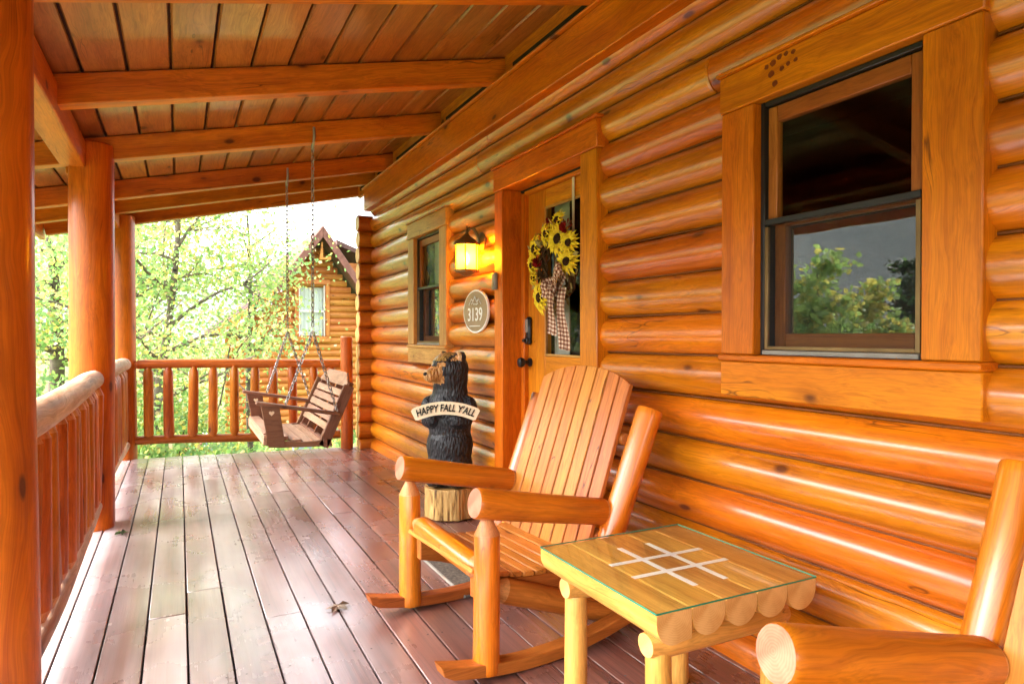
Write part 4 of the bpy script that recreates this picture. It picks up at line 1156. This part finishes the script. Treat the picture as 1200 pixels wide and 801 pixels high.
def chain(p0, p1, name='chain', r=.012, w=.0045):
    p0, p1 = Vector(p0), Vector(p1); d_ = p1 - p0; pitch = .034; n = max(2, int(d_.length / pitch)); d_.normalize()
    u = d_.orthogonal().normalized(); v = d_.cross(u); bm = bmesh.new()
    for i in range(n):
        c = p0 + d_ * (pitch * (i + .5)); s_ = u if i % 2 else v
        tube_into(bm, [c + d_ * (.021 * math.cos(a)) + s_ * (.0105 * math.sin(a)) for a in [q / 8 * 2 * PI for q in range(8)]], w, 4, 0, True)
    link(name, finish(bm, M['steel'], True, 60), sw, (0, 0, 0))
for yy, zt in ((4.77, rz(.84) - .02), (6.02, rz(.84) - .02)):
    ys = SY0 + .0 if yy < 5.4 else SY1
    J = Vector((.84, yy + (.02 if yy < 5.4 else -.02), 1.20))
    chain((.84, yy, zt), J); chain(J, (.66, ys, .675)); chain(J, (1.03, ys, .60))
    bm = bmesh.new(); tube_into(bm, [(.84, yy - .055, zt + .12), (.84, yy - .058, zt + .05), (.84, yy - .03, zt + .0), (.84, yy, zt - .02), (.84, yy + .02, zt + .005), (.84, yy, zt + .02)], .009, 6)
    link('hook', finish(bm, M['steel'], True, 60), sw, (0, 0, 0))

# ------------------------------------------------------------------ small jar light outside the far post
jl = thing('jar_light', 'small glass jar light hanging under the eave beside the far post', 'light', (-.585, 6.72, 1.95))
bx('wood_block', jl, -.63, -.53, 6.67, 6.77, 2.0, 2.163, 'beam', .005)
link('jar', lathe([(.03, 0), (.045, .01), (.048, .09), (.038, .115), (.03, .12)], 'white', 16), jl, (-.58, 6.72, 1.85))
link('cap', lathe([(.034, 0), (.034, .028), (.012, .032)], 'iron', 16), jl, (-.58, 6.72, 1.97))

# ------------------------------------------------------------------ neighbouring cabin
nb = thing('neighbour_cabin', 'neighbouring log cabin with brown gable roof seen beyond the far railing', 'cabin', (3, 16, -1.25))
NY = 15.95
def roof_h(x_):      # underside height of the gable roof at x
    if x_ >= 2.92: return 3.42 - (x_ - 2.92) * 1.42
    if x_ >= 1.85: return 3.42 - (2.92 - x_) * 1.35
    return 1.98 - (1.85 - x_) * .75
for kk in range(32):
    zc = -1.2 + .15 * kk
    # extent where the course stays under the roof
    xs_ = [x_ for x_ in np.linspace(.9, 6.0, 256) if roof_h(x_) > zc + .07]
    if not xs_ or max(xs_) - min(xs_) < .15: continue
    a, b = min(xs_), max(xs_)
    parts = [(a, b)]
    if 1.17 < zc < 2.33: parts = [(a, 2.37), (3.17, b)]
    for (s, e) in parts:
        if e - s > .08: log('log', nb, (s, NY, zc), (e, NY, zc), .079, m='n_log', ends='end_pale', segs=10, step=1.5, wob=.004)
bm = bmesh.new()
add_box(bm, 1.0, 6.0, NY + .03, NY + .09, -1.25, 1.17); add_box(bm, 1.6, 2.4, NY + .03, NY + .09, 1.17, 1.75); add_box(bm, 3.14, 3.9, NY + .03, NY + .09, 1.17, 1.9); add_box(bm, 2.37, 3.2, NY + .03, NY + .09, 2.3, 2.6)
link('inner_wall', finish(bm, M['n_log'], False), nb, (0, 0, 0))
nw = bx('window', nb, NY - .1, NY - .09, 0, .01, 0, .01, 'n_log', 0) if False else bx('window', nb, 2.37, 2.47, NY - .12, NY + .02, 1.15, 2.36, 'n_log', .01, 'z')
bx('trim_board', nw, 3.07, 3.17, NY - .12, NY + .02, 1.15, 2.36, 'n_log', .01, 'z'); bx('trim_head', nw, 2.35, 3.19, NY - .13, NY + .02, 2.361, 2.48, 'n_log', .01, 'x'); bx('sill', nw, 2.35, 3.19, NY - .14, NY + .02, 1.02, 1.149, 'n_log', .01, 'x')
bx('meeting_rail', nw, 2.47, 3.07, NY - .06, NY - .02, 1.72, 1.76, 'white', .004, 'x')
for xx in (2.471, 3.04): bx('sash', nw, xx, xx + .03, NY - .06, NY - .02, 1.151, 2.36, 'white', .004, 'z')
link('pane', box_mesh(.6, .005, 1.21, 'pane', 0), nw, (2.77, NY - .015, 1.755))
bm = bmesh.new(); vv = []
for i in range(31):
    x_ = 2.47 + .6 * i / 30; vv.append((bm.verts.new((x_, NY + .06 + .015 * math.sin(i * 1.3), 1.15)), bm.verts.new((x_, NY + .06 + .015 * math.sin(i * 1.3), 2.36))))
for i in range(30): bm.faces.new((vv[i][0], vv[i + 1][0], vv[i + 1][1], vv[i][1]))
link('curtain', finish(bm, M['white'], True, 80), nw, (0, 0, 0))
# roof slabs with deep barge boards
def slab(xa, xb, name, th, m, y0, y1, lift=.0):
    za, zb = roof_h(xa) + lift, roof_h(xb) + lift
    pts = [(xa, za), (xb, zb), (xb, zb + th), (xa, za + th)]
    link(name, poly_extrude(pts, y1 - y0, m, bev=.01), nb, (0, (y0 + y1) / 2, 0))
for xa, xb in ((2.921, 5.2), (1.86, 2.919)):
    slab(xa, xb, 'roof', .14, 'roofing', NY - .62, NY + 7, .10); slab(xa, xb, 'barge_board', .26, 'brown_trim', NY - .66, NY - .622, -.02)
    slab(xa, xb, 'soffit', .03, 'brown_trim', NY - .62, NY + .1, .068)
slab(.7, 1.84, 'roof', .12, 'roofing', NY - .75, NY + 7, .10); slab(.7, 1.84, 'barge_board', .17, 'n_log', NY - .79, NY - .752, .02)
link('gable_bracket', poly_extrude([(2.90, 3.30), (2.94, 3.30), (2.94, 2.95), (3.12, 2.98), (3.12, 2.90), (2.86, 2.90)], .08, 'n_log', bev=.006), nb, (0, NY - .5, 0))
# a second lower gable of the same house, further right
bx('dormer_wall', nb, 3.9, 5.4, NY + 1.3, NY + 1.5, 2.0, 3.05, 'n_log', .01, 'x')
link('dormer_roof', poly_extrude([(3.55, 3.45), (5.6, 2.65), (5.6, 2.78), (3.55, 3.58)], 2.6, 'roofing', bev=.01), nb, (0, NY + 2.2, 0))

# ------------------------------------------------------------------ utility boxes and paved edge below the railing
def util(x_, y_, w, d, h, label):
    t = thing('utility_box', label, 'utility box', (x_, y_, -1.25), 0, 'utility boxes on the grass')
    link('cabinet', box_mesh(w, d, h, 'util', .02), t, (x_, y_, -1.25 + h / 2 - .05))
    link('lid', box_mesh(w + .05, d + .05, .05, 'white', .015), t, (x_, y_, -1.25 + h - .02))
util(.58, 14.2, .34, .3, .5, 'pale blue utility box on the grass left of the swing')
util(2.25, 13.9, .46, .3, .5, 'pale blue utility box on the grass below the swing seat')
pv = thing('paver_edging', 'low edging of reddish pavers on the grass beyond the far railing', 'edging', (-.3, 14.4, -1.25))
for r_ in range(3):
    for i in range(7):
        link('paver', box_mesh(.24, .15, .10, 'paver', .012), pv, Matrix.Translation((-1.05 + i * .255 + (r_ % 2) * .12, 14.4 + r_ * .16, -1.20 + r_ * .085)))

# ------------------------------------------------------------------ vegetation
LM = {
 'lime': leaf_mat('lime_leaf', (.20, .31, .10), (.33, .44, .19)),
 'green': leaf_mat('green_leaf', (.11, .24, .08), (.20, .34, .14)),
 'gold': leaf_mat('gold_leaf', (.42, .38, .10), (.52, .46, .17)),
 'blush': leaf_mat('blush_leaf', (.50, .36, .24), (.56, .43, .32)),
 'dark': leaf_mat('dark_needle', (.022, .045, .018), (.045, .075, .03), .2),
}
def leaves_mesh(centres, normals_seed, size, mats, mat_idx, droop=.3):
    rs = np.random.RandomState(normals_seed); n = len(centres)
    d = rs.normal(size=(n, 3)); d[:, 2] -= droop; d /= np.linalg.norm(d, axis=1, keepdims=True)
    o = rs.normal(size=(n, 3)); s = np.cross(d, o); s /= np.linalg.norm(s, axis=1, keepdims=True); nn = np.cross(s, d)
    L = size * rs.uniform(.65, 1.3, (n, 1)); w = L * rs.uniform(.30, .45, (n, 1))
    c = centres
    v = np.stack([c, c + d * L * .38 + s * w + nn * L * .06, c + d * L * .72 + s * w * .62 + nn * L * .04, c + d * L, c + d * L * .72 - s * w * .62 + nn * L * .04, c + d * L * .38 - s * w + nn * L * .06], 1).reshape(-1, 3)
    b = np.arange(n)[:, None] * 6
    f = np.concatenate([b + np.array([[0, 1, 2, 3]]), b + np.array([[0, 3, 4, 5]])], 1).reshape(-1, 4)
    me = bpy.data.meshes.new('leaves')
    me.vertices.add(len(v)); me.vertices.foreach_set('co', v.ravel())
    me.loops.add(f.size); me.loops.foreach_set('vertex_index', f.ravel().astype(np.int32))
    me.polygons.add(len(f)); me.polygons.foreach_set('loop_start', (np.arange(len(f)) * 4).astype(np.int32))
    me.polygons.foreach_set('loop_total', np.full(len(f), 4, np.int32))
    for m in mats: me.materials.append(LM[m])
    me.polygons.foreach_set('material_index', np.repeat(mat_idx, 2).astype(np.int32))
    me.update(calc_edges=True); me.validate()
    return me

def tree(label, base, height, spread, nleaf, size, mats, weights, seed, name='leafy_tree', cat='tree', lean=(0, 0), first=.22, trunk_r=.09, group='trees beyond the porch', nb_=11, cluster=.30):
    rs = np.random.RandomState(seed); base = np.array(base, float)
    t = thing(name, label, cat, tuple(base), 0, group)
    bm = bmesh.new()
    N = 10; tp = []
    for i in range(N + 1):
        q = i / N; tp.append(base + np.array([lean[0] * q + .10 * math.sin(q * 4 + seed), lean[1] * q + .10 * math.cos(q * 3.3 + seed), height * .86 * q]))
    tube_into(bm, [tuple(p) for p in tp], [trunk_r * (1 - .85 * i / N) + .008 for i in range(N + 1)], 8)
    tips = []
    for b in range(nb_):
        q = first + (0.97 - first) * (b + rs.uniform(0, .7)) / nb_
        p = base + (tp[min(N, int(q * N) + 1)] - base) * 1.0; i0 = min(N - 1, int(q * N)); p = tp[i0] + (tp[i0 + 1] - tp[i0]) * (q * N - i0)
        az = b * 2.4 + rs.uniform(-.5, .5); el = rs.uniform(.1, .7) + .3 * q
        ln_ = spread * (1.05 - .55 * q) * rs.uniform(.8, 1.15)
        d = np.array([math.cos(az) * math.cos(el), math.sin(az) * math.cos(el), math.sin(el)])
        pts = [p]; dd = d.copy()
        for s_ in range(6):
            dd = dd + rs.normal(size=3) * .16 + np.array([0, 0, -.02]); dd /= np.linalg.norm(dd); pts.append(pts[-1] + dd * ln_ / 6)
        r0 = trunk_r * (1 - .8 * q) * .5 + .006
        tube_into(bm, [tuple(x_) for x_ in pts], [r0 * (1 - .8 * i / 6) + .003 for i in range(7)], 5)
        tips += [(pts[k_], .55 + k_ * .08) for k_ in (2, 3, 4, 5, 6)]
        for s_ in range(5):
            k_ = rs.randint(1, 6); d2 = dd + rs.normal(size=3) * .8; d2[2] *= .6; d2 /= np.linalg.norm(d2); l2 = ln_ * rs.uniform(.25, .5)
            q2 = [pts[k_], pts[k_] + d2 * l2 * .5 + rs.normal(size=3) * .03, pts[k_] + d2 * l2]
            tube_into(bm, [tuple(x_) for x_ in q2], [r0 * .35 + .002, r0 * .25 + .002, .0025], 4)
            tips += [(q2[1], .8), (q2[2], 1.0)]
    link('trunk', finish(bm, M['bark'], True, 60), t, (0, 0, 0))
    T = np.array([x_[0] for x_ in tips]); w = np.array([x_[1] for x_ in tips]); w = w * rs.uniform(.2, 1.6, len(w)); w /= w.sum()
    idx = rs.choice(len(T), nleaf, p=w); sig = cluster * spread * .5
    cen = T[idx] + rs.normal(size=(nleaf, 3)) * np.array([sig, sig, sig * .55])
    cm = rs.choice(len(mats), len(T), p=weights); mi = cm[idx]
    flip = rs.uniform(size=nleaf) < .22; mi = np.where(flip, rs.choice(len(mats), nleaf, p=weights), mi)
    o = link('crown', leaves_mesh(cen, seed + 1, size, mats, mi), t, (0, 0, 0)); o['kind'] = 'stuff'
    return t
MX = ['lime', 'green', 'gold', 'blush']
tree('tall airy maple with lime and pinkish leaves filling the view beyond the end railing', (-.35, 10.6, -1.25), 5.6, 2.5, 17500, .058, MX, [.52, .2, .18, .10], 11, lean=(.3, -.2), first=.30, trunk_r=.075, nb_=15)
tree('slimmer pale tree in front of the neighbouring gable', (1.25, 12.4, -1.25), 5.2, 1.4, 2000, .060, MX, [.60, .2, .12, .08], 23, lean=(-.3, -.3), first=.45, trunk_r=.06, nb_=10)
tree('grey trunked tree seen through the gap left of the middle post', (-1.75, 12.0, -1.25), 5.6, 2.0, 5200, .08, MX, [.5, .32, .13, .05], 31, first=.2, trunk_r=.14, nb_=13)
tree('bushy green tree low behind the near side railing', (-2.3, 10.2, -1.25), 3.6, 1.5, 4500, .075, MX, [.45, .45, .07, .03], 37, first=.15, trunk_r=.07)
tree('pale green tree standing far back behind the maple', (-.9, 17.5, -1.25), 6.4, 2.8, 4800, .10, MX, [.55, .22, .18, .05], 41, first=.2, trunk_r=.12, nb_=14)
tree('tall thin tree far back left of the maple', (-2.0, 18.5, -1.25), 6.6, 2.4, 3600, .11, MX, [.5, .35, .12, .03], 43, first=.2, trunk_r=.13, nb_=14)
# trees off to the left that the window panes reflect
tree('yellow green roadside tree mirrored in the near window', (-11.5, 12.3, -1.25), 4.9, 1.5, 2200, .2, MX, [.75, .05, .2, 0], 51, first=.15, trunk_r=.1)
tree('second green tree mirrored in the near window', (-14.0, 12.2, -1.25), 4.2, 1.3, 1800, .2, MX, [.5, 0, .45, .05], 53, first=.15, trunk_r=.1)
tree('dark evergreen mirrored at the right of the near window pane', (-17.0, 12.9, -1.25), 5.6, 1.2, 4200, .2, ['dark', 'green'], [.85, .15], 57, 'evergreen_tree', first=.1, trunk_r=.12, nb_=20)

def shrub(label, c, r, h, n, size, weights, seed, name='shrub'):
    rs = np.random.RandomState(seed); c = np.array(c)
    t = thing(name, label, 'shrub', tuple(c), 0, 'shrubs below the far railing')
    bm = bmesh.new(); tips = []
    for i in range(9):
        a = rs.uniform(0, 6.28); e = c + np.array([math.cos(a) * r * rs.uniform(.3, .9), math.sin(a) * r * rs.uniform(.3, .9), h * rs.uniform(.55, 1)])
        mid_ = (c + e) / 2 + rs.normal(size=3) * .08; tube_into(bm, [tuple(c), tuple(mid_), tuple(e)], [.014, .009, .003], 5); tips += [mid_, e, (mid_ + e) / 2]
    link('stems', finish(bm, M['bark'], True, 60), t, (0, 0, 0))
    T = np.array(tips); cen = T[rs.randint(0, len(T), n)] + rs.normal(size=(n, 3)) * np.array([r * .28, r * .28, h * .15])
    cen[:, 2] = np.maximum(cen[:, 2], -1.2)
    o = link('foliage', leaves_mesh(cen, seed + 5, size, MX, rs.choice(4, n, p=weights)), t, (0, 0, 0)); o['kind'] = 'stuff'
for i, a in enumerate((((-.6, 9.6, -1.25), .75, 1.45, 'leafy lime shrub behind the left balusters of the end railing'),
                       ((.35, 9.3, -1.25), .65, 1.1, 'low green shrub behind the middle balusters of the end railing'),
                       ((1.25, 9.6, -1.25), .5, .7, 'yellowing shrub behind the swing seat'),
                       ((-1.9, 8.6, -1.25), .7, 1.6, 'tall green shrub just outside the middle side railing'),
                       ((-.1, 11.6, -1.25), .9, 2.0, 'broad pale shrub under the maple crown'),
                       ((-3.0, 8.0, -1.25), .9, 1.7, 'wide green shrub left of the near side railing'))):
    shrub(a[3], a[0], a[1], a[2], 3600, .07, [(.5, .3, .15, .05), (.45, .45, .08, .02), (.4, .2, .3, .1), (.4, .5, .08, .02), (.5, .25, .2, .05), (.4, .5, .1, 0)][i], 61 + i)
# ground cover
rs = np.random.RandomState(9); n = 26000
gx = rs.uniform(-5, 6, n); gy = 7.6 + rs.uniform(0, 1, n) ** 1.3 * 12
cen = np.stack([gx, gy, -1.24 + np.abs(rs.normal(0, .10, n))], 1)
o = link('undergrowth', leaves_mesh(cen, 99, .10, MX, rs.choice(4, n, p=[.5, .28, .18, .04]), -.8)); tag(o, 'low leafy ground cover between the two cabins', 'ground cover', kind='stuff')
